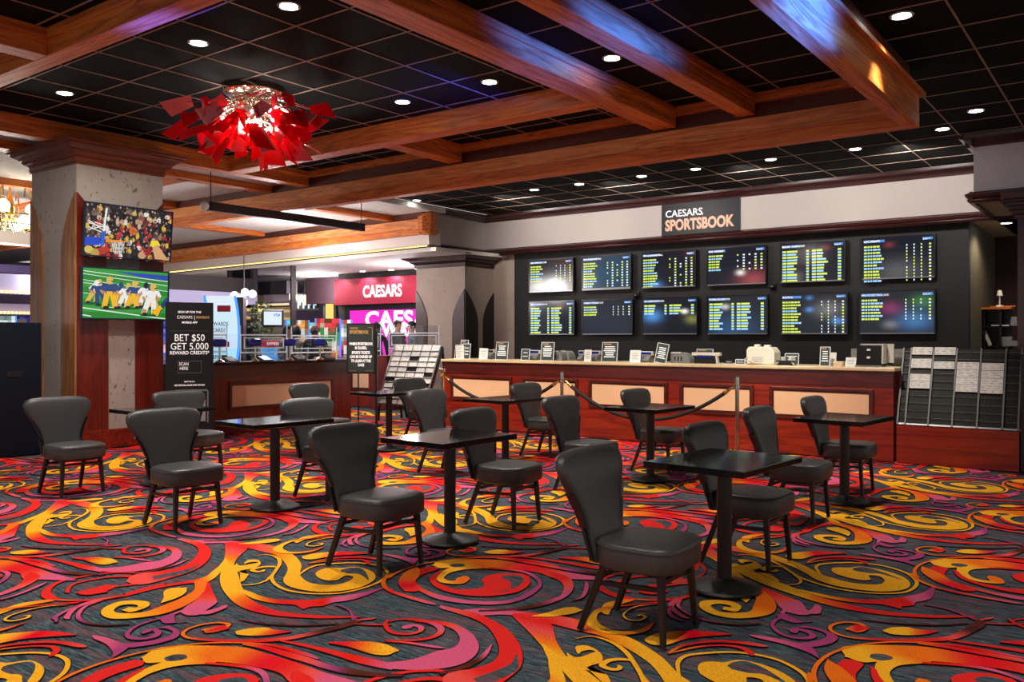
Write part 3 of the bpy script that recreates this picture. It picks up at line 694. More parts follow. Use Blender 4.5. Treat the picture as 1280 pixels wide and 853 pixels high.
b.xform(RS); o = b.build('bulb_row', M['warm'], led); o['kind'] = 'stuff'
b = MB(); b.box(-0.2, Ls, 0.02, 11, 3.36, 3.44); b.xform(RS); struct(b.build('ceiling_cage', M['ceilpl']))

# ---- casino beyond
b = MB(); b.box(-34, -33.8, -4, 27, 0, 4.3); struct(b.build('wall_left', mat('dark_violet_wall', lin(38, 30, 48), 0.6)))
b = MB(); b.box(-34, XF - 1.2, 26.5, 26.7, 0, 4.3); struct(b.build('wall_casino', mat('dark_violet_wall_far', lin(46, 32, 54), 0.6)))

# ================================================================== COLUMNS
def arch_column(name, X0, X1, Y0, Y1, zsh, plas, woodm, capm, zcap, wxa, wxb, zarch, base=True, proj=0.24):
    """square plastered column: faces at X1 (+X) and Y0 (-Y); wooden corner inlays with arched tops"""
    b = MB(); b.box(X0, X1, Y0, Y1, 0, zsh); struct(b.build(name, plas))
    def inlay(w, face, corner):
        # polygon in (s, z): s = distance from the corner
        pts = [(0, 0.0), (w, 0.0), (w, zarch - 0.75)]
        for i in range(1, 13):
            t_ = i / 12
            pts.append((max(0.0, w * (1 - t_ ** 1.75)), zarch - 0.75 + 0.75 * t_))
        e = 0.025
        if face == 'Y': return [((corner[0] + corner[1] * s), z) for s, z in pts], 'Y', Y0 - e, Y0
        return [((corner[0] + corner[1] * s), z) for s, z in pts], 'X', X1, X1 + e
    b = MB()
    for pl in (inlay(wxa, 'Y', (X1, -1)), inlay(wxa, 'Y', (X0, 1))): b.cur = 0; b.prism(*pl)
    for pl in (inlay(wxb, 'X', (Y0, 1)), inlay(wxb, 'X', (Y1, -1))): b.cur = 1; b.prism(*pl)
    b.cur = 1
    o = b.build(name.replace('pillar', 'trim') + '_inlay', woodm); struct(o)
    b = MB()
    prof = ((0.02, 0, 0.05), (0.04, 0.05, 0.07), (0.03, 0.07, 0.16), (0.06, 0.16, 0.20), (0.10, 0.20, 0.25), (0.13, 0.25, 0.27), (0.15, 0.27, 0.32), (0.19, 0.32, 0.36), (0.22, 0.36, 0.40), (0.24, 0.40, 0.44))
    hh = zcap - zsh
    PF = [(0, 0), (.02, 0), (.02, .07), (.035, .09), (.035, .13), (.025, .15), (.025, .30), (.045, .36), (.085, .44), (.10, .52), (.10, .56), (.125, .58), (.125, .63), (.15, .68), (.19, .76), (.205, .82), (.205, .87), (.225, .89), (.24, .94), (.24, 1.0), (0, 1.0)]
    vs = []; fs = []
    for e, f in PF:
        e *= proj / 0.24; z = zsh + hh * f
        vs += [(X0 - e, Y0 - e, z), (X1 + e, Y0 - e, z), (X1 + e, Y1 + e, z), (X0 - e, Y1 + e, z)]
    for i in range(len(PF) - 1):
        for k in range(4): fs.append((i * 4 + k, i * 4 + (k + 1) % 4, i * 4 + 4 + (k + 1) % 4, i * 4 + 4 + k))
    b.idx(vs, fs)
    struct(b.build(name.replace('pillar', 'trim') + '_capital', capm))
    if base:
        b = MB()
        b.box(X0 - 0.06, X1 + 0.06, Y0 - 0.06, Y1 + 0.06, 0, 0.17); b.box(X0 - 0.05, X1 + 0.05, Y0 - 0.05, Y1 + 0.05, 0.17, 0.2); b.box(X0 - 0.035, X1 + 0.035, Y0 - 0.035, Y1 + 0.035, 0.2, 0.25)
        struct(b.build('baseboard_' + name, M['cherry'], bevel=0.006))
arch_column('pillar_left', -12.66, -11.40, 5.66, 6.89, 3.80, M['plaster'], [M['bronze'], M['cherryZ']], M['capwood'], 4.09, 0.36, 0.42, 3.42)
pc = atY(581, 400, 15.0)
pl_, pr_ = atY(520.5, 400, 15.0), atX(617.5, 400, pc.x)
arch_column('pillar_counter', pl_.x, pc.x, 15.0, YB + 0.05, 3.12, M['plaster2'], [mat('dark_arch_wood', lin(74, 56, 52), 0.4), mat('arch_wood_shaded_face', lin(38, 30, 30), 0.4)], M['mahog'], 3.40, 0.36, 0.45, 2.6, base=False, proj=0.3)  # arch wood toned lighter on the lit face, darker on the shaded side

# ================================================================== COUNTERS
def moulded_panel(parent, org, right, w, h, pm, fm, name='panel'):
    """framed field on a vertical face: org lower-left corner, right = unit direction, outward = right x up"""
    T = face_m(right, (0, 0, 1), org)
    f = 0.038; b = MB()
    for (x0, x1, y0, y1) in ((0, w, 0, f), (0, w, h - f, h), (0, f, f, h - f), (w - f, w, f, h - f)):
        b.box(x0, x1, y0, y1, -0.001, 0.028)
    g = 0.016
    for (x0, x1, y0, y1) in ((f, w - f, f, f + g), (f, w - f, h - f - g, h - f), (f, f + g, f + g, h - f - g), (w - f - g, w - f, f + g, h - f - g)):
        b.box(x0, x1, y0, y1, -0.001, 0.014)
    b.xform(T); fr = b.build(name + '_frame', fm, parent, bevel=0.005)
    b = MB(); b.box(f, w - f, f, h - f, 0.0005, 0.006); b.xform(T)
    b.build(name, pm, parent)

YC = 11.02
XL, XRt = -9.66, -2.50
ct = thing('betting_counter', 'long red cherry betting counter with cream framed panels and pale top', 'counter', (0, 0, 0))
b = MB(); b.box(XL, XRt, YC, YC + 0.72, 0, 1.09); b.build('body', M['cherry'], ct)
b = MB(); b.box(XL, XRt, YC - 0.012, YC, 0.90, 1.09); b.build('apron_board', M['cherrydark'], ct)
b = MB(); b.box(XL - 0.03, XRt + 0.03, YC - 0.05, YC + 0.75, 1.09, 1.134); b.build('countertop', mat('cream_counter_top', lin(214, 192, 150), 0.3, noise=0.15, nscale=30), ct, bevel=0.01)
b = MB(); b.box(XL, XRt, YC - 0.015, YC, 0, 0.012); b.build('kick_strip', M['cherrydark'], ct)
for a, c in ((564, 640), (653.5, 722.5), (736.5, 834.5), (850.5, 942), (962.5, 1092)):
    x0, x1 = atY(a, 480, YC).x, atY(c, 480, YC).x
    moulded_panel(ct, (x0, YC, 0.455), (1, 0, 0), x1 - x0, 0.41, M['cream'], M['cherrydark'])

XCG = -11.50
cg = thing('cashier_counter', 'dark red cashier counter with black stone top and one cream panel', 'counter', (0, 0, 0))
y0, y1 = 6.95, 10.6
b = MB(); b.box(XCG - 0.75, XCG, y0, y1, 0, 1.07); b.build('body', M['cherryZ'], cg)
b = MB(); b.box(XCG, XCG + 0.012, y0, y1, 0.86, 1.07); b.build('apron_board', wood('dark_cherry_y', lin(58, 18, 14), lin(74, 24, 18), lin(88, 32, 22), 'Y', 0.3, 0.4), cg)
b = MB(); b.box(XCG - 0.8, XCG + 0.1, y0 - 0.05, y1 + 0.22, 1.07, 1.116); b.build('countertop', M['granite'], cg, bevel=0.008)
ya, yb_ = atX(286, 490, XCG).y, atX(416, 490, XCG).y
moulded_panel(cg, (XCG, ya, 0.36), (0, 1, 0), yb_ - ya, 0.44, M['cream'], M['cherrydark'])

cr_ = thing('counter_return', 'small red cherry counter end with block post behind the easel sign', 'counter', (0, 0, 0))
p0 = atz(484, 445, 1.12)
b = MB(); b.box(p0.x - 0.55, p0.x, p0.y, p0.y + 0.8, 0, 1.10); b.build('post', M['cherryZ'], cr_)
b = MB(); b.box(p0.x - 0.56, p0.x + 0.01, p0.y - 0.01, p0.y + 0.81, 1.10, 1.12); b.build('post_cap', M['cherry'], cr_)
b = MB(); b.box(p0.x - 2.2, p0.x - 0.55, p0.y + 0.25, p0.y + 0.8, 0, 1.02); b.build('body', M['cherry'], cr_)
b = MB(); b.box(p0.x - 2.2, p0.x - 0.551, p0.y + 0.2, p0.y + 0.85, 1.02, 1.06); b.build('ledge', M['cherry'], cr_)
moulded_panel(cr_, (p0.x - 1.35, p0.y + 0.25, 0.36), (1, 0, 0), 0.72, 0.5, M['cream'], M['cherrydark'])

# ================================================================== CHAIRS AND TABLES
def smooth_loft(rings, close_ends=True):
    n = len(rings[0]); vs = [p for r in rings for p in r]; fs = []
    for i in range(len(rings) - 1):
        for k in range(n): fs.append((i * n + k, i * n + (k + 1) % n, (i + 1) * n + (k + 1) % n, (i + 1) * n + k))
    if close_ends: fs.append(tuple(range(n - 1, -1, -1))); fs.append(tuple((len(rings) - 1) * n + k for k in range(n)))
    return vs, fs

def make_chair():
    t = thing('banquet_chair', 'x', 'chair')
    # seat: wide at the front, rounded corners, puffed top
    N = 40
    def outline(s):
        pts = []
        for k in range(N):
            a = 2 * PI * k / N; ca, sa = math.cos(a), math.sin(a); e = 0.5
            x = math.copysign(abs(ca) ** e, ca) * 0.232; y = math.copysign(abs(sa) ** e, sa) * (0.245 if ca > -0.2 else 0.245 - 0.05 * (-ca - 0.2) / 0.8)
            pts.append((x * s + 0.055, y * s))
        return pts
    prof = [(0.80, 0.343), (0.94, 0.345), (0.985, 0.352), (1.0, 0.365), (1.005, 0.40), (1.0, 0.445), (0.985, 0.462), (0.955, 0.472), (0.90, 0.477), (0.6, 0.483), (0.3, 0.485)]
    rings = [[(x, y, z) for x, y in outline(s)] for s, z in prof]
    vs, fs = smooth_loft(rings); b = MB(); b.idx(vs, fs); seat = b.build('seat', M['leather'], t, smooth=40)
    b = MB(); ring = outline(1.004)
    b.tube([(x, y, 0.452) for x, y in ring] + [(ring[0][0], ring[0][1], 0.452)], 0.004, 6, False); b.build('seat_piping', M['leather'], seat, smooth=60)
    # backrest: fan shaped cushion, leaning back, slightly dished
    zs = [0.345, 0.36, 0.42, 0.50, 0.56, 0.62, 0.68, 0.74, 0.79, 0.83, 0.865, 0.89, 0.905, 0.912]
    ws = [0.160, 0.168, 0.170, 0.176, 0.190, 0.216, 0.250, 0.286, 0.312, 0.322, 0.314, 0.288, 0.24, 0.17]
    th = [0.030, 0.036, 0.036, 0.037, 0.039, 0.042, 0.045, 0.047, 0.048, 0.047, 0.044, 0.040, 0.033, 0.02]
    rings = []; K = 36
    for z, w, h in zip(zs, ws, th):
        cxx = -0.170 - 0.145 * ((z - 0.345) / 0.567)
        r = []
        for k in range(K):
            a = 2 * PI * k / K; ca, sa = math.cos(a), math.sin(a)
            yy = math.copysign(abs(sa) ** 0.45, sa) * w; xx = math.copysign(abs(ca) ** 0.6, ca) * h
            r.append((cxx + xx + 0.10 * yy * yy, yy, z))
        rings.append(r)
    vs, fs = smooth_loft(rings); b = MB(); b.idx(vs, fs); back = b.build('backrest', M['leather'], t, smooth=50)
    # dark frame along both edges of the lower back
    for s in (-1, 1):
        b = MB()
        pts = [(-0.180, s * 0.165, 0.36), (-0.198, s * 0.172, 0.44), (-0.218, s * 0.177, 0.52), (-0.238, s * 0.214, 0.62), (-0.256, s * 0.258, 0.70)]
        for p, q in zip(pts, pts[1:]): b.bar((p[0], p[1] + s * 0.004, p[2]), (q[0], q[1] + s * 0.004, q[2]), 0.062, 0.014)
        b.build('back_frame', M['leg'], back)
    for s in (-1, 1):
        b = MB(); b.bar((0.205, s * 0.175, 0.36), (0.23, s * 0.198, 0.0), 0.036, 0.036, 0.026, 0.026); b.build('leg', M['leg'], t, bevel=0.003)
    for s in (-1, 1):
        b = MB(); b.bar((-0.10, s * 0.175, 0.36), (-0.235, s * 0.198, 0.0), 0.036, 0.036, 0.026, 0.030); b.build('leg', M['leg'], t, bevel=0.003)
    for s in (-1, 1):
        b = MB(); b.bar((-0.14, s * 0.182, 0.255), (0.212, s * 0.182, 0.27), 0.018, 0.022); b.build('side_stretcher', M['leg'], t)
    b = MB(); b.bar((0.20, -0.18, 0.295), (0.20, 0.18, 0.295), 0.018, 0.022); b.build('front_stretcher', M['leg'], t)
    b = MB(); b.bar((-0.12, -0.18, 0.29), (-0.12, 0.18, 0.29), 0.018, 0.022); b.build('rear_stretcher', M['leg'], t)
    b = MB(); b.box(-0.13, 0.22, -0.17, 0.17, 0.325, 0.346); b.build('seat_board', M['leg'], seat)
    return t

chair0 = make_chair()
GC = 'black padded chairs at the small tables'
chairs = [
 (-2.13, 3.95, 2, 'nearest and largest dark padded chair, before the closest black table'),
 (-8.40, 4.12, -1, 'dark padded chair beside the navy cabinet at the left edge'),
 (-6.26, 3.96, -2, 'dark padded chair with wide back, second from the navy cabinet in the front row'),
 (-8.36, 5.42, 0, 'dark padded chair tucked behind the table below the phone app standee'),
 (-4.12, 4.01, 2, 'large dark padded chair in the middle foreground, before the plaster mirroring tabletop'),
 (-6.27, 5.48, 0, 'dark padded chair behind the table that mirrors blue and red lights'),
 (-8.35, 7.25, 0, 'dark padded chair mostly hidden before the cashier counter panel'),
 (-6.30, 7.22, 0, 'dark padded chair with upright back just past the middle table, below the leaflet rack'),
 (-4.24, 5.56, 5, 'dark padded chair tucked behind the middle table, seat turned to full view'),
 (-8.30, 9.05, 0, 'small distant dark chair below the left leaflet rack, back over the table edge'),
 (-6.22, 9.03, 0, 'distant dark chair before the counter, under the rope left of the middle post'),
 (-4.48, 7.22, 0, 'dark chair with an upright back standing under the middle rope post'),
 (-4.47, 8.75, 0, 'distant dark chair under the sagging rope, behind the table near the counter'),
 (-2.19, 5.56, 0, 'dark chair pushed behind the nearest table, top of back over the tabletop'),
 (-2.40, 7.13, 0, 'dark chair with narrow turned back beside the right post, seat beyond the nearest table'),
 (-2.43, 8.68, 0, 'dark chair behind the table nearest the brochure wall'),
]
for i, (x, y, a, lab) in enumerate(chairs):
    if i == 0:
        chair0.location = (x, y, 0); chair0.rotation_euler = (0, 0, math.radians(a)); chair0['label'] = lab; chair0['group'] = GC
    else: dup(chair0, (x, y, 0), math.radians(a), lab, GC)

def make_table():
    t = thing('pedestal_table', 'x', 'table')
    b = MB(); b.box(-0.312, 0.312, -0.405, 0.405, 0.737, 0.775); b.build('table_top', M['granite'], t, bevel=0.005)
    b = MB(); b.box(-0.2, 0.2, -0.03, 0.03, 0.715, 0.737); b.box(-0.03, 0.03, -0.2, 0.2, 0.715, 0.737); b.build('top_bracket', M['tablemetal'], t)
    b = MB(); b.lathe([(0.0435, 0.03), (0.0435, 0.735)], 28); b.build('column', M['tablemetal'], t, smooth=40)
    b = MB(); b.lathe([(0.205, 0.0), (0.213, 0.004), (0.215, 0.012), (0.208, 0.022), (0.19, 0.027), (0.06, 0.058), (0.05, 0.066)], 40); b.build('base', M['tablemetal'], t, smooth=35)
    return t
table0 = make_table()
GT = 'black pedestal tables in two rows'
tables = [
 (-2.05, 4.87, -4, 'nearest black table, glossy speckled square top and round cast base in full view'),
 (-4.15, 4.80, -2, 'black table between the two middle foreground chairs, top mirroring plaster'),
 (-6.20, 4.82, -4, 'black table whose top mirrors blue and red casino lights'),
 (-8.14, 4.92, -3, 'black table against the pillar, half hidden behind two wide backed chairs'),
 (-8.18, 8.22, -4, 'distant black table in front of the easel sign'),
 (-6.20, 8.18, -4, 'distant black table under the rope between the two left posts'),
 (-4.24, 8.12, -3, 'distant black table under the sagging rope between the two right posts'),
 (-2.25, 8.08, -5, 'black table nearest the right end of the betting counter'),
]
for i, (x, y, a, lab) in enumerate(tables):
    if i == 0:
        table0.location = (x, y, 0); table0.rotation_euler = (0, 0, math.radians(a)); table0['label'] = lab; table0['group'] = GT
    else: dup(table0, (x, y, 0), math.radians(a), lab, GT)

# ================================================================== ROPE POSTS
posts = [atT(553, 500, 13.2), atT(702.5, 500, 11.85), atT(921.5, 500, 10.35)]
plabs = ['polished rope post with ball top beside the left leaflet rack', 'polished rope post standing between the two ropes, flat cap', 'polished rope post at the right end of the rope, tall shaft in view']
PH = 1.0
for i, (p, l) in enumerate(zip(posts, plabs)):
    t = thing('stanchion_post', l, 'rope post', (p.x, p.y, 0), 0, 'rope posts in front of the betting counter')
    b = MB(); b.lathe([(0.16, 0), (0.165, 0.01), (0.15, 0.03), (0.06, 0.05), (0.03, 0.07)], 28); b.build('base', M['brass'], t, smooth=40)
    b = MB(); b.lathe([(0.025, 0.05), (0.025, PH - 0.1)], 18); b.build('pole', M['chrome'], t, smooth=40)
    if i == 0:
        b = MB(); b.ball((0, 0, PH), 0.05); b.build('ball_finial', M['chrome'], t, smooth=60)
        b = MB(); b.lathe([(0.028, PH - 0.12), (0.045, PH - 0.09), (0.028, PH - 0.05)], 18); b.build('collar', M['brass'], t, smooth=40)
    else:
        b = MB(); b.lathe([(0.028, PH - 0.12), (0.040, PH - 0.11), (0.040, PH - 0.08), (0.034, PH - 0.075), (0.034, PH + 0.02), (0.02, PH + 0.03)], 18); b.build('cap', M['chrome'], t, smooth=40)
def rope(a, c, sag, label):
    t = thing('barrier_rope', label, 'rope', (0, 0, 0), 0, 'black ropes between the posts')
    A = Vector((a.x, a.y, PH - 0.1)); B = Vector((c.x, c.y, PH - 0.1)); dv = (B - A); dn = dv.normalized()
    A += dn * 0.055; B -= dn * 0.055
    pts = []
    for k in range(25):
        s = k / 24; p = A.lerp(B, s); p.z -= sag * (1 - (2 * s - 1) ** 2); pts.append(p)
    b = MB(); b.tube(pts[1:-1], 0.024, 10); b.build('rope_body', M['velvet'], t, smooth=50)
    b = MB(); b.tube([pts[0], pts[1], pts[1].lerp(pts[2], 0.05)], [0.012, 0.026, 0.026], 10); b.build('end_fitting', M['brass'], t, smooth=50)
    b = MB(); b.tube([pts[-1], pts[-2], pts[-2].lerp(pts[-3], 0.05)], [0.012, 0.026, 0.026], 10); b.build('end_fitting', M['brass'], t, smooth=50)
rope(posts[0], posts[1], 0.36, 'black velvet rope hanging from the ball topped post')
rope(posts[1], posts[2], 0.46, 'black velvet rope sagging low between the flat capped posts')

# ================================================================== ODDS BOARDS
LB, YG, WH, HB = lin(150, 200, 250), lin(205, 225, 90), lin(225, 235, 250), lin(70, 130, 200)
def board_picture(w, h, kind, n, cols, seed, glow):
    """flat picture of an odds screen in local x,z: header band, rows of names, price columns"""
    R = random.Random(seed); b = MB()
    def q(x0, x1, z0, z1, c, d=0.0): b.col = c; b.face([(x0, -d, z0), (x1, -d, z0), (x1, -d, z1), (x0, -d, z1)])
    # dark background in a grid; glow spots paint reflections and tints into it
    nx, nz = 40, 24
    for i in range(nx):
        for j in range(nz):
            u, v = (i + .5) / nx, (j + .5) / nz
            c = [0.006, 0.008, 0.014]
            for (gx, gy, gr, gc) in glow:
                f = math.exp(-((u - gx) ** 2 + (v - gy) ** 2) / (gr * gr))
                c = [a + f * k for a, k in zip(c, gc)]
            q(w * i / nx, w * (i + 1) / nx, h * j / nz, h * (j + 1) / nz, (*c, 1))
    q(0.02, 0.02 + w * 0.30, h - 0.075, h - 0.03, HB, 0.002)
    q(w - 0.18, w - 0.02, h - 0.075, h - 0.03, HB, 0.002)
    rh = 0.055 if kind == 'list' else 0.054
    z = h - 0.13
    if kind == 'list':
        for i in range(n):
            c = YG if (i // 1) % 2 == 0 else LB
            if R.random() < 0.3: c = YG
            L = w * (0.20 + R.random() * 0.10)
            x = 0.025
            for seg in (0.05, 0.035, 0.03): q(x, x + seg, z - 0.032, z, c, 0.002); x += seg + 0.012
            while x < L: s = 0.03 + R.random() * 0.05; q(x, min(x + s, L + 0.03), z - 0.032, z, c, 0.002); x += s + 0.008
            for (cx, cw, pr) in cols:
                if R.random() < pr: q(w * cx, w * cx + cw, z - 0.03, z - 0.002, YG if R.random() < .45 else WH, 0.002)
            if i % 2 == 0: q(0.02, w - 0.02, z - 0.043, z - 0.040, (0.02, 0.03, 0.05, 1), 0.001)
            z -= rh
    else:
        for i in range(n):
            c = YG if i % 2 == 0 else LB
            for x0 in (0.03, w * 0.50):
                q(x0, x0 + 0.075, z - 0.036, z, c, 0.002)
                L = 0.10 + R.random() * 0.10; q(x0 + 0.088, x0 + 0.088 + L, z - 0.036, z, c, 0.002)
            q(w * 0.41, w * 0.41 + 0.05, z - 0.036, z, c, 0.002); q(w * 0.90, w * 0.90 + 0.06, z - 0.036, z, c, 0.002)
            z -= rh
    return b

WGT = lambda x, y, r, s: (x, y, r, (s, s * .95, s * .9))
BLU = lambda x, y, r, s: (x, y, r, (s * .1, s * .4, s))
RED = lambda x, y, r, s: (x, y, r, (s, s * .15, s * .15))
std = [(0.62, 0.02, .9), (0.72, 0.02, .9), (0.82, 0.02, .9), (0.93, 0.035, 1)]
many = [(0.52, 0.03, .5), (0.62, 0.04, 1), (0.72, 0.035, .5), (0.82, 0.04, 1), (0.92, 0.04, 1)]
boards = [
 # x left, x right (picture columns), row, kind, rows, cols, title, title scale, glow, label
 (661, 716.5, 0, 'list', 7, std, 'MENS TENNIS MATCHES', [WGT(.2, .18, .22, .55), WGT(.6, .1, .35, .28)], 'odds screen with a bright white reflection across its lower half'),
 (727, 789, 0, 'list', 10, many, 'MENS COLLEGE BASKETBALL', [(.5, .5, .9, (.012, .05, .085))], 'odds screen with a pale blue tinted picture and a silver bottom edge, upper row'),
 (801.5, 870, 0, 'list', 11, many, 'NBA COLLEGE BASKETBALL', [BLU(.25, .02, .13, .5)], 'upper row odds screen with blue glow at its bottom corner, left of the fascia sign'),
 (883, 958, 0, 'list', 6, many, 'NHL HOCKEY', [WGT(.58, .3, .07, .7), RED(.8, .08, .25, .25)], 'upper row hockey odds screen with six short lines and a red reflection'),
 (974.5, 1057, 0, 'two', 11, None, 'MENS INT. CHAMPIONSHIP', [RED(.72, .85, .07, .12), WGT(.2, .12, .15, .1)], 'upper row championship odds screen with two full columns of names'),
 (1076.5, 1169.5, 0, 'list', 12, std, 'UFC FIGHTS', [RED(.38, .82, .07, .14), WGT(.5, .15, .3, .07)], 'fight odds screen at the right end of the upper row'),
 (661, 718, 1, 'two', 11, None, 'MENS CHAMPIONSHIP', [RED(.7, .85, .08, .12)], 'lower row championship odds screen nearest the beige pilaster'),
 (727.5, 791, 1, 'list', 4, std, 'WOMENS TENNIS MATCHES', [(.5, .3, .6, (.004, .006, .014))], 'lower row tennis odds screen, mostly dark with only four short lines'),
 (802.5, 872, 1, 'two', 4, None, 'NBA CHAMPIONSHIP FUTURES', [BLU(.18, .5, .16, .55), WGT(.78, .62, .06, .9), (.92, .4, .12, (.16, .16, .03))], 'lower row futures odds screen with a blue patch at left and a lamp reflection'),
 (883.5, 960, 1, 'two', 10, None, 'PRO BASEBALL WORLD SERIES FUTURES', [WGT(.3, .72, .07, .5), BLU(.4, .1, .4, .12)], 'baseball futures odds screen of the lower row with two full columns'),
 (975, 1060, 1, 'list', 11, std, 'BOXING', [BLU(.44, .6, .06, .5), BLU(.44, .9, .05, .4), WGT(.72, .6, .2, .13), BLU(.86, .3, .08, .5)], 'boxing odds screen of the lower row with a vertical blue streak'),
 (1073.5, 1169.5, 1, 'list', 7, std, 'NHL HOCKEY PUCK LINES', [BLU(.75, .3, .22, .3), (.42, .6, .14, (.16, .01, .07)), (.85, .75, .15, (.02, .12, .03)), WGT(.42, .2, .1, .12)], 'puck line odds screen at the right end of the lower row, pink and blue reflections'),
]
for i, (a, c, row, kind, n, cols, title, glow, lab) in enumerate(boards):
    zb, zt = ((2.52, 3.265), (1.56, 2.32))[row]
    YT = YB - 0.11
    x0, x1 = atY(a, 400, YT).x, atY(c, 400, YT).x
    W, H = x1 - x0, zt - zb
    t = thing('odds_tv', lab, 'screen', (x0, YT, zb), 0, 'odds screens on the black wall')
    bz = 0.022
    b = MB(); b.box(0, W, 0.006, 0.06, 0, H); b.box(W * .3, W * .7, 0.06, 0.105, H * .3, H * .7); hs = b.build('housing', M['bezel'], t, bevel=0.004)
    b = MB(); b.box(0, bz, -0.006, 0.006, 0, H); b.box(W - bz, W, -0.006, 0.006, 0, H); b.box(bz, W - bz, -0.006, 0.006, H - bz, H)
    b.cur = 1; b.box(bz, W - bz, -0.006, 0.006, 0, bz * (2.0 if i == 1 else 1.0))
    b.build('bezel', [M['bezel'], M['bezelsil']], hs)
    b = board_picture(W - 2 * bz, H - 2 * bz, kind, n, cols, 11 + i, glow)
    b.xform(Matrix.Translation((bz, 0.004, bz)))
    b.build('display', M['board'], t, vc=True)
    T = face_m((1, 0, 0), (0, 0, 1), (bz, 0.0005, bz))
    w, h = W - 2 * bz, H - 2 * bz
    sz = 0.05
    xs = min(1.0, 0.44 * w / (0.033 * len(title)))
    lettering('heading', [(title, sz, 0.025, h - 0.07, 0.0008, xs, 'LEFT'), ('Screen 1/1', sz * .9, w - 0.175, h - 0.07, 0.0005, .6, 'LEFT')], M['wtext'], t, T)
# small black cameras / speakers between the screens
for (px, py) in ((797, 369), (967, 358)):
    p = atY(px, py, YB - 0.01)
    t = thing('wall_camera', 'small black dome camera between the odds screens, %s' % ('left of the screens with blue corner glow' if px < 900 else 'below the gap beside the hockey screen'), 'camera', (p.x, YB, p.z))
    b = MB(); b.box(-0.06, 0.06, -0.05, 0, -0.06, 0.06); b.build('mount_plate', M['black'], t)
    b = MB(); b.ball((0, -0.08, -0.02), 0.055); b.build('dome', M['bezel'], t, smooth=60)

# ================================================================== FASCIA SIGN
pA, pB = atY(827, 276, YS - 0.03), atY(925, 266, YS - 0.03)
W = pB.x - pA.x; zt = atY(827, 255.5, YS).z; zb = atY(827, 295.5, YS).z
sg = thing('sportsbook_sign', 'black sign on the pale fascia with white and copper lettering above the screens', 'sign', (pA.x, YS - 0.03, zb))
b = MB(); b.box(0, W, 0, 0.029, 0, zt - zb); b.build('sign_board', M['signblack'], sg)
H = zt - zb; T = face_m((1, 0, 0), (0, 0, 1), (0, -0.003, 0))
lettering('white_word', [('CAESARS', H * .30, W * .05, H * .56, 0.002, 1.02, 'LEFT'), ('.', H * .3, W * .525, H * .56, 0.001, 1, 'LEFT')], M['wtext'], sg, T)
lettering('copper_word', [('SPORTSBOOK', H * .46, W * .05, H * .15, 0.012, 0.76, 'LEFT')], M['ctext'], sg, T)

# ================================================================== PILLAR TELEVISIONS
def disc(b, x, z, rx, rz, c, n=10, d=0.001, rot=0.0):
    b.col = c; cs, sn = math.cos(rot), math.sin(rot)
    b.face([(x + rx * math.cos(2 * PI * k / n) * cs - rz * math.sin(2 * PI * k / n) * sn, -d, z + rx * math.cos(2 * PI * k / n) * sn + rz * math.sin(2 * PI * k / n) * cs) for k in range(n)])
def poly(b, pts, c, d=0.002):
    b.col = c; b.face([(x, -d, z) for x, z in pts])
def strip(b, p, q, w, c, d=0.003):
    dx, dz = q[0] - p[0], q[1] - p[1]; L = math.hypot(dx, dz) or 1; nx, nz = -dz / L * w / 2, dx / L * w / 2
    poly(b, [(p[0] + nx, p[1] + nz), (p[0] - nx, p[1] - nz), (q[0] - nx, q[1] - nz), (q[0] + nx, q[1] + nz)], c, d)

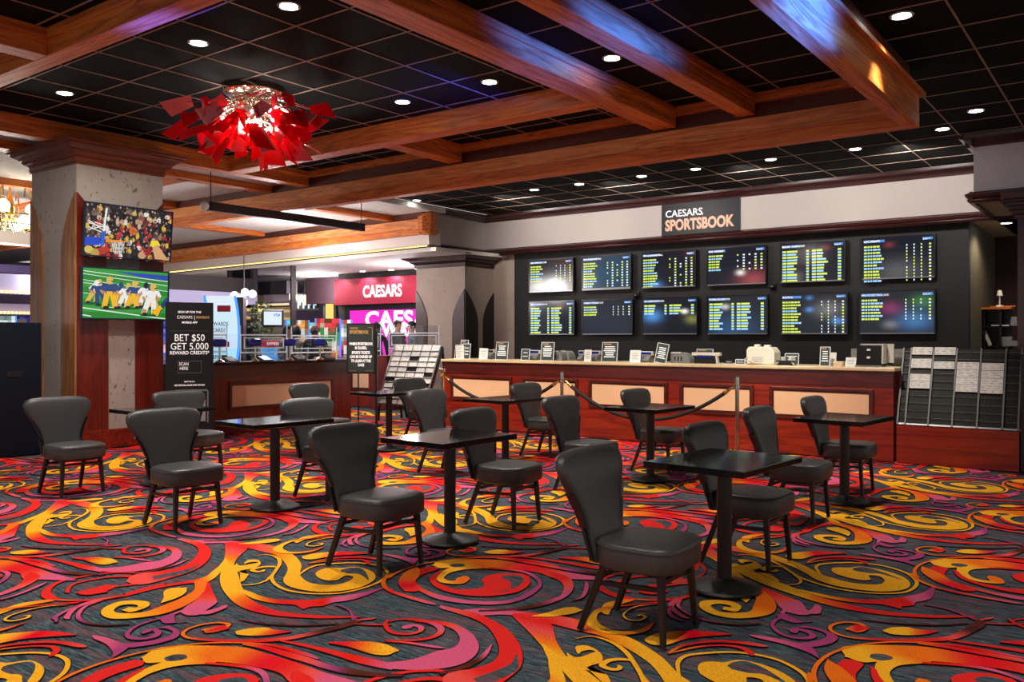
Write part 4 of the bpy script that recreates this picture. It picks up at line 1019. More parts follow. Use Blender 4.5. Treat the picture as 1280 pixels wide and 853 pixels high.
def basketball(W, H):
    R = random.Random(3); b = MB(); S = lambda x, y: (x * W, (1 - y) * H)
    poly(b, [S(0, 0), S(0, 1), S(1, 1), S(1, 0)], lin(26, 20, 22), 0)
    pal = [lin(14, 12, 16), lin(18, 16, 22), lin(26, 22, 24), lin(20, 18, 24), lin(30, 32, 52), lin(120, 28, 32), lin(190, 40, 40), lin(200, 170, 150), lin(180, 140, 110), lin(150, 110, 84), lin(225, 215, 205), lin(60, 54, 50), lin(210, 170, 60), lin(96, 84, 80), lin(34, 26, 26), lin(24, 22, 28)]
    for r in range(11):
        for k in range(22):
            x = (k + R.random()) / 22; y = (r + .5 + R.random() * .5) / 11.5
            disc(b, *S(x, y + .04), W * R.uniform(.02, .036), H * R.uniform(.04, .07), R.choice(pal), 8, 0.0004 + 0.00001 * r)
            disc(b, *S(x + .005, y - .03), W * R.uniform(.008, .013), H * R.uniform(.018, .028), R.choice([lin(170, 130, 104), lin(140, 100, 78), lin(110, 80, 66), lin(190, 150, 124), lin(70, 50, 44), lin(46, 36, 34)]), 8, 0.0006 + 0.00001 * r)
    strip(b, S(.225, .06), S(.205, .52), W * .022, lin(235, 232, 225))
    for (p, q) in (((.03, .33), (.2, .5)), ((.03, .38), (.2, .44)), ((.03, .52), (.2, .42)), ((.03, .46), (.2, .55)), ((.1, .36), (.2, .4))): strip(b, S(*p), S(*q), W * .011, lin(225, 222, 215))
    poly(b, [S(.0, .66), S(.17, .64), S(.17, .80), S(0, .82)], lin(30, 70, 190)); poly(b, [S(.18, .52), S(.225, .52), S(.215, .80), S(.175, .80)], lin(40, 90, 200), .004)
    poly(b, [S(.23, .665), S(.46, .675), S(.46, .70), S(.23, .73)], lin(230, 140, 30), .004)
    for k in range(7):
        x0 = .30 + k * .024; strip(b, S(x0, .70), S(.345 + k * .012, .95), W * .006, lin(225, 222, 215), .004); strip(b, S(x0, .70), S(.40 - (6 - k) * .012 + .06 * (k % 2), .92), W * .005, lin(215, 212, 205), .004)
    for yy in (.76, .83, .9): strip(b, S(.315, yy), S(.46 - (yy - .7) * .2, yy), W * .005, lin(210, 208, 200), .004)
    disc(b, *S(.54, .46), W * .046, W * .046, lin(205, 100, 40), 20, .005)
    strip(b, S(.497, .45), S(.583, .47), W * .004, lin(90, 40, 20), .006); strip(b, S(.545, .39), S(.535, .54), W * .004, lin(90, 40, 20), .006)
    for x, y, c in ((.05, .9, (205, 190, 90)), (.12, .95, (190, 150, 70)), (.2, .9, (170, 60, 40)), (.58, .88, (30, 28, 34)), (.66, .93, (200, 150, 110)), (.72, .86, (150, 30, 34)), (.94, .88, (24, 24, 40))): disc(b, *S(x, y), W * .05, H * .075, lin(*c), 12, .0042)
    poly(b, [S(.76, .62), S(.84, .60), S(.88, .70), S(.80, .76), S(.75, .72)], lin(235, 210, 50), .0046)
    poly(b, [S(.78, .76), S(.84, .68), S(.98, .98), S(.82, .99)], lin(210, 160, 110), .005)
    return b

def football(W, H):
    R = random.Random(5); b = MB(); S = lambda x, y: (x * W, (1 - y) * H)
    g1, g2 = lin(38, 130, 44), lin(52, 150, 56)
    for j in range(8): poly(b, [S(0, j / 8), S(0, (j + 1) / 8), S(1, (j + 1) / 8), S(1, j / 8)], g1 if j % 2 else g2, 0.0002)
    poly(b, [S(.36, .035), S(1, .06), S(1, .165), S(.7, .135)], lin(40, 70, 170), .0006)
    wl = lin(225, 235, 225)
    for (p, q, w) in (((0, .06), (1, .19), .008), ((0, .12), (1, .28), .007), ((0, .24), (1, .4), .006), ((0, .30), (.3, .33), .006), ((0, .80), (1, 1.0), .012), ((0, .94), (.1, .97), .012), ((.3, .78), (.55, .8), .008), ((0, .5), (.15, .53), .006)): strip(b, S(*p), S(*q), W * w, wl, .0008)
    nav, yel, whi, gol, ski, drk = lin(38, 66, 120), lin(240, 180, 30), lin(232, 230, 224), lin(214, 178, 84), lin(190, 130, 96), lin(24, 24, 28)
    def player(x, y, s, shirt, pant, helm, lean, d):
        L = lambda a, c: S(x + a * s * .06 + lean * c * s * .05, y - c * s * .32)
        ws = W * s
        disc(b, *S(x + .01, y + .02), W * .06 * s, H * .022, lin(22, 84, 30), 10, .0009)
        for sg, sp in ((-1, .5), (1, .6)):
            strip(b, L(sg * sp, .02), L(sg * .25, .5), ws * .032, pant, d); strip(b, L(sg * sp, .0), L(sg * sp * .9, .18), ws * .026, ski if pant == whi else pant, d + .0001)
            disc(b, *L(sg * sp + .15, .01), ws * .018, ws * .010, drk, 8, d + .0002)
        poly(b, [L(-.35, .45), L(.35, .45), L(.55, .82), L(-.55, .82)], shirt, d + .0003)
        strip(b, L(-.3, .5), L(.3, .5), ws * .02, pant, d + .0004)
        for sg in (-1, 1): strip(b, L(sg * .5, .8), L(sg * .9, .6), ws * .022, shirt, d + .0004); strip(b, L(sg * .9, .6), L(sg * .6, .48), ws * .016, ski, d + .0004)
        disc(b, *L(0, .93), ws * .021, ws * .024, helm, 12, d + .0005); strip(b, L(.15, .9), L(.45, .9), ws * .006, drk, d + .0006)
    d = .001
    for (x, y, s, sh, pa, he, ln) in ((.09, .66, 1.15, whi, gol, gol, 1.5), (.21, .70, 1.2, nav, nav, whi, -.8), (.40, .68, 1.1, nav, yel, nav, .5), (.30, .76, 1.55, nav, yel, gol, 0), (.44, .75, 1.25, whi, whi, gol, 1.1), (.62, .68, 1.2, whi, gol, gol, -.5), (.55, .74, 1.35, nav, yel, gol, .7), (.70, .72, 1.25, whi, whi, drk, .4), (.82, .74, 1.2, nav, gol, nav, -.6), (.76, .88, 1.6, whi, whi, gol, .6)):
        player(x, y + .03, s * 1.22, sh, pa, he, ln, d); d += .0008
    strip(b, S(.86, .9), S(1.0, .55), W * .05, nav, d); strip(b, S(.82, .88), S(.92, .74), W * .05, yel, d + .0002); strip(b, S(.86, .93), S(.9, .78), W * .035, yel, d + .0003)
    disc(b, *S(.295, .51), W * .018, W * .018, yel, 10, d + .0004)
    return b

def pillar_tv(name, label, tl, bl, xr_px, zt, zb, tilt, pic):
    XT = -11.17
    yl = atX(tl, 300, XT).y; yr = atX(xr_px, 300, XT).y
    W, H = yr - yl, zt - zb
    t = thing(name, label, 'television', (XT - 0.02, yl, zb)); t.rotation_euler = (0, 0, PI / 2)
    # local: x along the face, -y out of the pillar
    TT = Matrix.Rotation(math.radians(tilt), 4, 'X')
    b = MB(); b.box(0, W, 0.01, 0.05, 0, H); b.xform(TT); b.build('housing', M['bezel'], t, bevel=0.005)
    bz = 0.018; b = MB()
    b.box(0, bz, -0.006, 0.01, 0, H); b.box(W - bz, W, -0.006, 0.01, 0, H); b.box(bz, W - bz, -0.006, 0.01, 0, bz); b.box(bz, W - bz, -0.006, 0.01, H - bz, H)
    b.xform(TT); b.build('bezel', mat('tv_bezel_blue', lin(18, 40, 62), 0.25), t)
    b = pic(W - 2 * bz, H - 2 * bz); b.xform(TT @ Matrix.Translation((bz, 0.006, bz))); b.build('picture', M['screen'], t, vc=True)
    b = MB(); b.box(W * .38, W * .62, 0.05, 0.215, H * .3, H * .6); b.build('wall_bracket', M['black'], t)
pillar_tv('television', 'upper television on the pillar showing a basketball game and crowd', 104, 102, 214, 3.28, 2.57, 6, basketball)
pillar_tv('television', 'lower television on the pillar showing football players on green turf', 102, 101, 211.5, 2.43, 1.74, 2, football)
b = MB(); b.box(-11.375, -11.365, 6.05, 6.52, 2.44, 2.62); tag(b.build('cable_cover', M['grey']), 'grey cover strip between the two pillar televisions', 'cover plate')

# ================================================================== STANDEE AND EASEL SIGN
pS = atT(237, 556, 12.05)
rzS = math.atan2(-pS.x, pS.y)      # -y axis points at the viewer side
st = thing('app_standee', 'tall black standee with white promotional lettering in front of the cashier counter', 'sign', (pS.x, pS.y, 0), rzS + 0.02)
b = MB(); b.box(-0.315, 0.315, -0.012, 0.012, 0.04, 1.99); b.build('board', M['signblack'], st)
b = MB(); b.box(-0.34, 0.34, -0.16, 0.16, 0, 0.02); b.box(-0.30, 0.30, -0.02, 0.02, 0.02, 0.05); b.build('foot', M['black'], st)
T = face_m((1, 0, 0), (0, 0, 1), (0, -0.0145, 0))
zz = lambda y: 2.0 - (y - 250) * 0.00268
lettering('lettering', [
 ('SIGN UP FOR THE', .040, 0, zz(309), .0012, .95, 'CENTER'), ('CAESARS', .058, -.065, zz(338), 0, .88, 'CENTER') , ('|', .07, .065, zz(340), 0, 1, 'CENTER'),
 ('MOBILE APP', .038, 0, zz(363), .0012, 1, 'CENTER'), ('BET $50', .135, 0, zz(455), .0005, .86, 'CENTER'), ('GET 5,000', .135, 0, zz(500), .0005, .86, 'CENTER'),
 ('REWARD CREDITS*', .066, 0, zz(525), .001, .9, 'CENTER'), ('SCAN', .062, -.075, zz(583), .0004, .78, 'CENTER'), ('HERE', .062, -.075, zz(606), .0004, .78, 'CENTER'),
 ('MUST BE 21+', .026, 0, zz(671), .0006, .95, 'CENTER'), ('SEE OFFICIAL RULES FOR DETAILS', .030, 0, zz(690), .001, .88, 'CENTER')], M['wtext'], st, T)
lettering('gold_lettering', [('SPORTSBOOK', .045, .175, zz(337), .002, .62, 'CENTER')], M['gtext'], st, T)
b = MB(); T2 = T
for (x0, x1, y0, y1) in ((-.155, .155, 560, 562), (-.155, .155, 621, 623)): b.box(x0, x1, zz(y1), zz(y0), 0, 0.002)
for x0 in (-.155, .152): b.box(x0, x0 + .003, zz(623), zz(560), 0, 0.002)
b.box(-.25, .25, zz(403), zz(402), 0, .001); b.xform(T); b.build('scan_frame', M['grey'], st)
# phone picture at the foot of the board
b = MB(); ph = [(-.20, .30), (-.20, .74), (-.18, .77), (.23, .77), (.25, .74), (.25, .30)]
b.prism([(x, z) for x, z in ph], 'Y', -.016, -.013); b.build('phone_outline', M['grey'], st)
b = MB(); b.box(-.18, .23, -.0175, -.016, .30, .745); b.build('phone_screen', M['signblack'], st)
b = MB(); b.box(-.16, .21, -.019, -.0175, .32, .62); b.build('phone_page', M['papergrey'], st)
lettering('phone_marks', [('A', .07, .12, .65, .002, 1, 'CENTER')], M['wtext'], st, face_m((1, 0, 0), (0, 0, 1), (0, -.019, 0)))

pE = atz(453, 532, 0)
rzE = math.atan2(-pE.x, pE.y)
ea = thing('easel_sign', 'slate notice board on a thin black floor stand beside the cashier counter', 'sign', (pE.x, pE.y, 0), rzE - 0.28)
b = MB(); b.box(-.27, .23, -.014, .014, .88, 1.74); b.build('board_frame', M['black'], ea)
b = MB(); b.box(-.245, .205, -.018, -.013, .905, 1.715); b.build('board', M['signdark'], ea)
b = MB(); b.bar((.245, 0, 0), (.245, 0, 1.6), .035); b.bar((-.10, .1, 0), (-.10, .1, .9), .02); b.build('pole', M['black'], ea)
b = MB(); b.box(-.35, .32, -.12, .16, 0, .022); b.build('foot', M['black'], ea)
T = face_m((1, 0, 0), (0, 0, 1), (0, -.0195, 0))
lettering('gold_lettering', [('CAESARS', .045, -.22, 1.64, .001, .8, 'LEFT'), ('SPORTSBOOK', .075, -.22, 1.565, .004, .7, 'LEFT')], M['gtext'], ea, T)
lettering('lettering', [('WHEN SPORTSBOOK', .062, -.02, 1.37, .004, .68, 'CENTER'), ('IS CLOSED,', .062, -.02, 1.30, .004, .68, 'CENTER'), ('SPORTS TICKETS', .062, -.02, 1.22, .004, .68, 'CENTER'), ('CAN BE CASHED UP', .062, -.02, 1.15, .004, .68, 'CENTER'), ('TO $3,000 AT THE', .062, -.02, 1.08, .004, .68, 'CENTER'), ('CAGE', .062, -.02, 1.01, .004, .68, 'CENTER')], M['wtext'], ea, T)
b = MB(); 
for (x0, x1, z0, z1) in ((.10, .18, 1.665, 1.672), (.172, .18, 1.45, 1.672), (-.22, -.10, .93, .934), (.06, .18, .93, .934)): b.box(x0, x1, -.0205, -.018, z0, z1)
b.build('gold_rule', M['gtext'], ea)

M['wire'] = mat('dull_steel_wire', lin(96, 98, 100), 0.5, metal=0.3)

# ================================================================== BROCHURE RACKS
def slant(x0, x1, ya, yb, za, zb):
    """frame of a leaning rack: origin lower-left, local x along the rack, y up the slope"""
    up = Vector((0, yb - ya, zb - za)); return face_m((1, 0, 0), up, (x0, ya, za)), up.length

def leaflet(name, T, x, y, w, h, label, group, cat='leaflet', tone=0, lift=0.02):
    """a pack of printed leaflets standing in a rack pocket"""
    o = thing(name, label, cat, (0, 0, 0), 0, group)
    o.matrix_world = T @ Matrix.Translation((x, y, lift))
    b = MB(); b.box(0, w, 0, h, 0, 0.014); pg = b.build('pages', M['paper'] if tone == 0 else mat_page, o)
    R = random.Random(int(x * 1000) + int(y * 977)); b = MB(); yy = h - 0.012
    while yy > 0.012:
        x0 = 0.01
        while x0 < w - 0.02:
            L = R.uniform(.02, .07); b.box(x0, min(x0 + L, w - .008), yy - R.uniform(.003, .007), yy, 0.0135, 0.0152); x0 += L + R.uniform(.02, .06)
        yy -= R.uniform(.016, .026)
    b.build('print', M['papergrey'], pg)
    return o
mat_page = mat('grey_page', lin(200, 200, 200), 0.8)

# right rack
xa, xb = XRt + 0.035, atY(1274, 585, YC).x
rk = thing('brochure_rack', 'big black rack with steel wires and cherry base at the right end of the counter', 'rack', (0, 0, 0))
b = MB(); b.box(xa, xb, YC, YC + 0.45, 0, 0.45); b.build('base_panel', M['cherry'], rk)
T, LS = slant(xa, xb, YC + 0.02, YC + 0.38, 0.45, 1.36); RW = xb - xa
b = MB(); b.box(0, RW, 0, LS, -0.03, 0); b.xform(T); b.build('back_board', M['blackmatte'], rk)
b = MB(); b.box(0, RW, YC - 11.02, 0.02, 0, 0.03); b.xform(T); b.build('bottom_rail', M['steel'], rk)
vx = [0, (1132 - 1116) / 158, (1160.7 - 1116) / 158, (1190.7 - 1116) / 158, (1222 - 1116) / 158, (1254 - 1116) / 158, 1.0]
pz = [atY(1116 + f * 157, 535, YC + .02).x - xa for f in vx]
pz[0], pz[-1] = 0.01, RW - 0.01
for xx in pz:
    b = MB(); b.box(xx - 0.009, xx + 0.009, 0, LS, 0, 0.04); b.xform(T); b.build('divider', M['wire'], rk)
for r in range(1, 11):
    b = MB(); b.box(0, RW, LS * r / 10.5 - 0.0018, LS * r / 10.5 + 0.0018, 0.026, 0.030); b.xform(T); b.build('wire', M['wire'], rk)
for r in range(0, 10):
    b = MB(); b.box(0.02, RW - 0.02, LS * r / 10.5 + 0.012, LS * r / 10.5 + 0.066, 0.012, 0.016); b.xform(T); b.build('pocket_front', mat('clear_black_pocket', lin(8, 8, 9), 0.5, spec=.2) if r == 0 else bpy.data.materials['clear_black_pocket'], rk)
GL = 'white cards in the right brochure rack'
cols_ = {2: 'second', 3: 'third', 4: 'fourth', 5: 'fifth'}
card_list = [(1, 180, 218, 'top card of the leftmost wide column in the right rack'), (1, 240, 287, 'second card down in the leftmost wide column of the right rack'),
 (1, 318, 352, 'upper card of the low pair, leftmost wide column of the right rack'), (1, 354, 390, 'lowest card in the leftmost wide column of the right rack'),
 (2, 180, 218, 'top card of the column with only two cards in the right rack'), (2, 252, 289, 'lower card of the column with only two cards in the right rack'),
 (3, 254, 288, 'top card of the packed column beside the two card column'), (3, 290, 327, 'second card of the packed column beside the two card column'), (3, 329, 362, 'third card of the packed column beside the two card column'), (3, 364, 400, 'bottom card of the packed column beside the two card column'),
 (4, 257, 291, 'top card of the rightmost card column in the right rack'), (4, 294, 330, 'second card of the rightmost card column in the right rack'), (4, 332, 367, 'third card of the rightmost card column in the right rack'), (4, 368, 404, 'bottom card of the rightmost card column in the right rack')]
for (c, ya, yb2, lab) in card_list:
    s1 = LS * (572 - ya) / 390; s0 = LS * (572 - yb2) / 390
    leaflet('rack_card', T, pz[c] + 0.014, s0, pz[c + 1] - pz[c] - 0.028, s1 - s0, 'white printed ' + lab, GL, 'card', lift=0.032)
b = MB(); b.box(xb + 0.012, xb + 0.6, YC + 0.0, YC + 0.6, 0, 1.32); tag(b.build('end_cabinet', M['black'], bevel=0.006), 'plain black cabinet end at the right edge past the brochure rack', 'cabinet')

# left rack
lxa = atY(495, 437, 11.45).x; lxb = atY(553, 437, 11.45).x
lr = thing('leaflet_rack', 'leaning black wire rack packed with grey printed leaflets left of the betting counter', 'rack', (0, 0, 0))
T, LS = slant(lxa, lxb, 11.02, 11.45, 0.30, 1.33); RW = lxb - lxa
b = MB(); b.box(0, RW, 0, LS, -0.03, 0); b.xform(T); b.build('back_board', M['black'], lr)
for s in (0, 1):
    b = MB(); b.box(s * RW - 0.015, s * RW + 0.015, -0.05, LS, -0.03, 0.05); b.xform(T); b.build('side_rail', M['steel'], lr)
    b = MB(); b.bar((lxa + s * RW, 11.6, 0), (lxa + s * RW, 11.45, 1.3), 0.03); b.bar((lxa + s * RW, 11.0, 0.0), (lxa + s * RW, 11.03, 0.35), 0.03); b.build('leg', M['black'], lr)
NR = 11
for r in range(NR):
    b = MB(); b.box(0, RW, LS * r / NR, LS * r / NR + 0.008, 0.0, 0.05); b.xform(T); b.build('wire_shelf', M['steel'], lr)
miss = {(2, 8), (2, 6), (0, 4), (3, 2), (3, 1), (4, 3), (4, 5)}
word_r = ['bottom', 'second lowest', 'third lowest', 'fourth lowest', 'fifth lowest', 'middle', 'fifth from top', 'fourth from top', 'third from top', 'second from top', 'top']
word_c = ['leftmost column', 'second column', 'third column', 'fourth column', 'column next to the counter']
for c in range(5):
    for r in range(NR):
        if (c, r) in miss: continue
        w = RW / 5
        leaflet('leaflet_pack', T, c * w + 0.012, LS * r / NR + 0.008, w - 0.024, LS / NR * 1.13, 'grey leaflet pack in the left rack, %s row, %s' % (word_r[r], word_c[c]), 'leaflets in the left rack', 'leaflet', tone=(c * 3 + r) % 3 == 0, lift=0.012)
p = Vector((-9.50, 0, 0))
o = thing('leaflet_pack', 'large white leaflet pack standing alone at the left end of the betting counter', 'leaflet', (p.x, 11.25, 1.134), 0, None)
b = MB(); b.box(-.07, .10, -.02, .03, 0, .22); b.build('pages', M['paper'], o)
b = MB()
for k in range(9): b.box(-.055, .02 + .05 * (k % 3) / 2, -.022, -.019, .02 + k * .021, .028 + k * .021)
b.build('print', M['papergrey'], o)

# ================================================================== THINGS ON THE COUNTER
ZT = 1.134
def sign_card(label, x0, x1, yt, yb_, Y=11.25, dark=True, lines=5, lean=0.12, gold=True, name='counter_sign', edge=True, wide=None):
    a, c = atY(x0, yb_, Y), atY(x1, yb_, Y); h = (yb_ - yt) * (0.5 * (x0 + x1) and (Y / ray(0.5 * (x0 + x1), 0)[1])) / FOC; w = c.x - a.x
    t = thing(name, label, 'sign', (0.5 * (a.x + c.x), Y, ZT))
    T = Matrix.Rotation(-lean, 4, 'X')
    b = MB(); b.box(-w / 2, w / 2, -.004, .004, 0.004, h); b.xform(T); cd = b.build('card', M['signdark'] if dark else M['paper'], t)
    b = MB(); b.box(-w / 2, w / 2, -.03, .075, 0, .005); b.build('foot', M['edge'], t)
    b = MB()
    if edge:
        for s in (-1, 1): b.box(s * w / 2 - .004, s * w / 2 + .004, -.006, .006, .004, h)
        b.box(-w / 2, w / 2, -.006, .006, h - .006, h + .002); b.xform(T); b.build('clear_holder', M['edge'], t)
    b = MB(); R = random.Random(int(x0))
    for k in range(lines):
        L = w * R.uniform(.5, .78); zz_ = h * (0.80 - 0.62 * (k + .5) / lines)
        b.box(-L / 2, L / 2, -.0065, -.0045, zz_, zz_ + h * .045)
    b.xform(T); b.build('print', M['wtext'] if dark else M['papergrey'], cd)
    if gold:
        b = MB(); b.box(-w * .4, w * .1, -.0065, -.0045, h * .88, h * .93); b.xform(T); b.build('heading', M['gtext'], cd)
    return t
sign_card('tall thin slate card standing behind two others at the left end of the counter', 575, 584, 421, 444, 11.55, lines=3)
sign_card('narrow leaflet holder card, left of the pair at the left end of the counter', 568.5, 576.5, 429, 446, 11.3, lines=3, gold=False)
sign_card('narrow leaflet holder card with red spot, right of the pair at the counter end', 577.5, 587, 427, 446, 11.25, lines=3, gold=False)
sign_card('small two tone card beside the narrow leaflet holders', 599, 609, 433, 446.5, 11.3, dark=False, lines=3, gold=False)
sign_card('large slate notice nearest the left end of the counter', 619.5, 634, 424.5, 446.5, 11.25, lines=6)
sign_card('small grey card with a white side, between the two large slate notices', 651.5, 661.5, 433.5, 447.5, 11.2, lines=2, gold=False)
sign_card('large slate notice to the right of the small grey card, before the pilaster', 676, 691.5, 425, 448, 11.2, lines=6)
sign_card('small pale card in front of a terminal, left of the brown notice', 730.5, 738.5, 434.5, 449, 11.2, dark=False, lines=4, gold=False)
sign_card('dark brown framed notice between two terminals in the middle of the counter', 752, 771, 425, 449.5, 11.2, lines=6)
sign_card('small pale notice card just left of the tilted sign', 787.5, 800, 436, 451, 11.2, dark=False, lines=4, gold=False)
tl_ = sign_card('tilted slate sign leaning to one side on the counter', 818, 832, 426.5, 451, 11.2, lines=6, gold=False)
tl_.rotation_euler = (0, math.radians(9), 0)
sign_card('black outlined notice standing behind the white price display', 870.5, 890.5, 426.5, 444, 11.5, lines=3)
sign_card('very small black card, left of two low cards near the white machine', 907, 915, 447.5, 452, 11.3, lines=1, gold=False, edge=False)
sign_card('low wide black card beside the white machine', 919.5, 931, 446, 452, 11.3, lines=2, gold=False)
sign_card('black card standing behind the tray of cups', 981, 998, 438, 452, 11.5, lines=4, gold=False)
sign_card('slate leaflet holder with yellow patch right of the tray', 1025, 1037, 432, 456, 11.2, lines=5)
sign_card('plain grey card behind the slate leaflet holder', 1036, 1045, 438.5, 455, 11.4, dark=False, lines=0, gold=False, edge=False)
sign_card('little blue and white card leaning back beside the file box', 1057, 1069, 445, 456.5, 11.2, dark=False, lines=3, gold=False, lean=.35)

def terminal(label, x0, x1, Y=11.4, blue=True):
    a, c = atY(x0, 440, Y), atY(x1, 440, Y); w = c.x - a.x
    t = thing('betting_terminal', label, 'terminal', ((a.x + c.x) / 2, Y, ZT), 0, 'ticket terminals on the betting counter')
    b = MB(); b.prism([(-.10, 0), (.12, 0), (.12, .03), (.02, .10), (-.02, .10), (-.10, .03)], 'X', -w * .35, w * .35); b.build('base', M['grey'], t, bevel=.004)
    b = MB(); b.box(-w / 2, w / 2, -.03, .03, .10, .16); b.build('head', M['ltgrey'], t, bevel=.008)
    b = MB(); b.box(-w * .4, w * .4, -.034, -.029, .112, .148); b.build('display', M['blue'] if blue else M['black'], t)
    b = MB()
    for k in range(4): b.box(-w * .28 + k * w * .16, -w * .28 + k * w * .16 + w * .09, -.104, -.098, .006, .024)
    b.build('keys', M['black'], t)
    return t
terminal('grey ticket terminal partly behind the small grey card', 662, 676)
terminal('grey ticket terminal left of the small pale card, blue lit end', 724, 731.5, 11.45)
terminal('grey ticket terminal right of the small pale card', 739, 751)
terminal('grey ticket terminal with blue display just left of the tilted sign', 800.5, 817, 11.35)
terminal('grey ticket terminal behind the first large slate notice', 609, 619, 11.5, False)
def printer(label, x0, x1, Y=11.4):
    a, c = atY(x0, 440, Y), atY(x1, 440, Y); w = c.x - a.x
    t = thing('receipt_printer', label, 'printer', ((a.x + c.x) / 2, Y, ZT), 0, 'grey printers on the betting counter')
    prof = [(-w / 2, 0), (w / 2, 0)] + [(w / 2 - .55 * w * (1 - math.cos(k / 8 * PI / 2)), .15 * math.sin(k / 8 * PI / 2)) for k in range(1, 9)] + [(-w / 2, .15)]
    b = MB(); b.prism(prof, 'Y', -.1, .1); b.build('body', M['grey'], t, bevel=.004)
    b = MB()
    for k in range(3): b.box(-w * .3 + k * w * .17, -w * .3 + k * w * .17 + w * .06, -.104, -.099, .03, .09)
    b.build('vents', M['black'], t)
    b = MB(); b.box(-w * .45, w * .05, -.11, -.09, .135, .158); b.build('lid', M['ltgrey'], t)
printer('grey rounded receipt printer right of the second large slate notice', 695, 707)
printer('pale grey curved holder beside the rounded receipt printer', 705, 716, 11.55)
printer('grey receipt printer with slots right of the tilted sign', 842, 866)
# price display on a stand
a, c = atY(866, 445, 11.3), atY(901, 445, 11.3); w = c.x - a.x
t = thing('price_display', 'white customer display with blue strip on a black stand near the counter middle', 'display', ((a.x + c.x) / 2, 11.3, ZT))
b = MB(); b.box(-w / 2, w / 2, -.04, .04, .11, .155); b.build('head', M['offwhite'], t, bevel=.006)
b = MB(); b.box(-w * .32, w * .25, -.044, -.039, .085, .115); b.build('screen', M['blue'], t)
b = MB(); b.box(-w * .42, w * .36, -.03, .05, .0, .11); b.build('stand', M['black'], t, bevel=.006)
b = MB(); b.bar((w * .42, -.02, 0), (w * .38, -.02, .13), .03, .05); b.build('side_arm', M['ltgrey'], t)
# white machine
a, c = atY(937, 445, 11.35), atY(972, 445, 11.35); w = c.x - a.x
t = thing('counting_machine', 'bulky off white machine with cables on the counter, two knobs on top', 'machine', ((a.x + c.x) / 2, 11.35, ZT))
b = MB(); b.prism([(-w / 2, .02), (-w / 2 + .02, 0), (w / 2 - .02, 0), (w / 2, .03), (w / 2, .17), (w / 2 - .05, .235), (-w / 2 + .03, .24), (-w / 2, .2)], 'Y', -.12, .12); b.build('body', M['offwhite'], t, bevel=.012)
b = MB(); b.box(-w * .3, -w * .12, -.04, .04, .24, .27); b.box(w * .05, w * .25, -.04, .04, .235, .265); b.build('knob', M['offwhite'], t, bevel=.006)
b = MB(); b.box(-w * .3, w * .1, -.124, -.119, .04, .11); b.build('label_plate', M['ltgrey'], t)
b = MB(); b.tube([(-w * .45, -.13, .1), (-w * .52, -.15, .07), (-w * .45, -.16, .04), (-w * .3, -.15, .05), (-w * .1, -.15, .03), (w * .1, -.15, .02)], .008, 6); b.tube([(-w * .4, -.13, .06), (-w * .3, -.16, .03), (-w * .15, -.14, .06), (.0, -.15, .04)], .006, 6); b.build('cable', M['ltgrey'], t, smooth=60)
# tray of cups
a, c = atY(973, 450, 11.25), atY(995, 450, 11.25); w = c.x - a.x
t = thing('supply_tray', 'small black tray on the counter right of the off white machine', 'tray', ((a.x + c.x) / 2, 11.25, ZT))
b = MB(); b.prism([(-w * .4, 0), (w * .4, 0), (w / 2, .06), (-w / 2, .06)], 'Y', -.08, .08); b.build('tub', M['black'], t)
for k, s in enumerate((-1, 1)):
    b = MB(); b.bar((s * w * .3, -.06, .05), (s * w * .6, -.12, .005), .012); b.build('pen', M['ltgrey'], t)
for k, s in enumerate((-.25, .2)):
    q = thing('paper_cup', ['small white cup in the black tray, nearer the off white machine', 'small white cup in the black tray, nearer the leaflet holder'][k], 'cup', ((a.x + c.x) / 2 + s * w, 11.25, ZT + .062), 0, 'cups in the tray')
    b = MB(); b.lathe([(.018, 0), (.024, .045), (.021, .045), (.016, .01)], 16); b.build('cup_wall', M['paper'], q, smooth=40)
a, c = atY(1043, 455, 11.25), atY(1055, 455, 11.25); w = c.x - a.x
t = thing('card_box', 'low beige box on the counter between leaflet holder and leaning card', 'box', ((a.x + c.x) / 2, 11.25, ZT))
b = MB(); b.box(-w / 2, w / 2, -.06, .06, 0, .05); b.build('tub', mat('beige_card', lin(214, 186, 156), .6), t, bevel=.004)
b = MB(); b.box(-w / 2 - .003, w / 2 + .003, -.063, .063, .04, .06); b.build('lid', mat('beige_lid', lin(226, 202, 176), .6), t, bevel=.003)
# file box at the right end
a, c = atY(1073, 450, 11.3), atY(1104, 450, 11.3); w = c.x - a.x
t = thing('file_box', 'black slanted file box with white back at the right end of the counter', 'file box', ((a.x + c.x) / 2, 11.3, ZT))
b = MB(); b.prism([(-.11, .02), (.10, .02), (.10, .27), (-.07, .27)], 'X', -w / 2, w / 2); b.build('front_shell', M['bezel'], t, bevel=.008)
b = MB(); b.box(-w / 2 - .01, w / 2 + .01, -.12, .12, 0, .02); b.build('foot', M['grey'], t)
b = MB(); b.prism([(-.09, .04), (.11, .04), (.11, .285), (-.07, .285)], 'X', w / 2, w / 2 + .02); b.box(-w / 2, w / 2 + .10, .10, .13, .05, .285); b.build('white_back', M['ltgrey'], t)
b = MB(); b.box(-.02, .02, -.101, -.092, .2, .225); b.box(-.02, .02, -.114, -.103, .105, .13); b.build('tag', M['paper'], t)
for (x0, x1, lab, Y) in ((1064, 1073, 'grey upright panel standing left of the file box', 11.65), (1116, 1131, 'grey upright panel standing right of the file box', 11.65)):
    a, c = atY(x0, 445, Y), atY(x1, 445, Y)
    b = MB(); b.box(0, c.x - a.x, -.006, .006, 0.0, .22 if x0 < 1100 else .22)
    t = thing('grey_panel', lab, 'panel', (min(a.x, -2.62 if x0 > 1100 else 9), Y, ZT)); b.build('sheet', M['grey'], t)
    b = MB(); b.box(0, c.x - a.x, -.04, .04, 0, .006); b.build('foot', M['grey'], t)

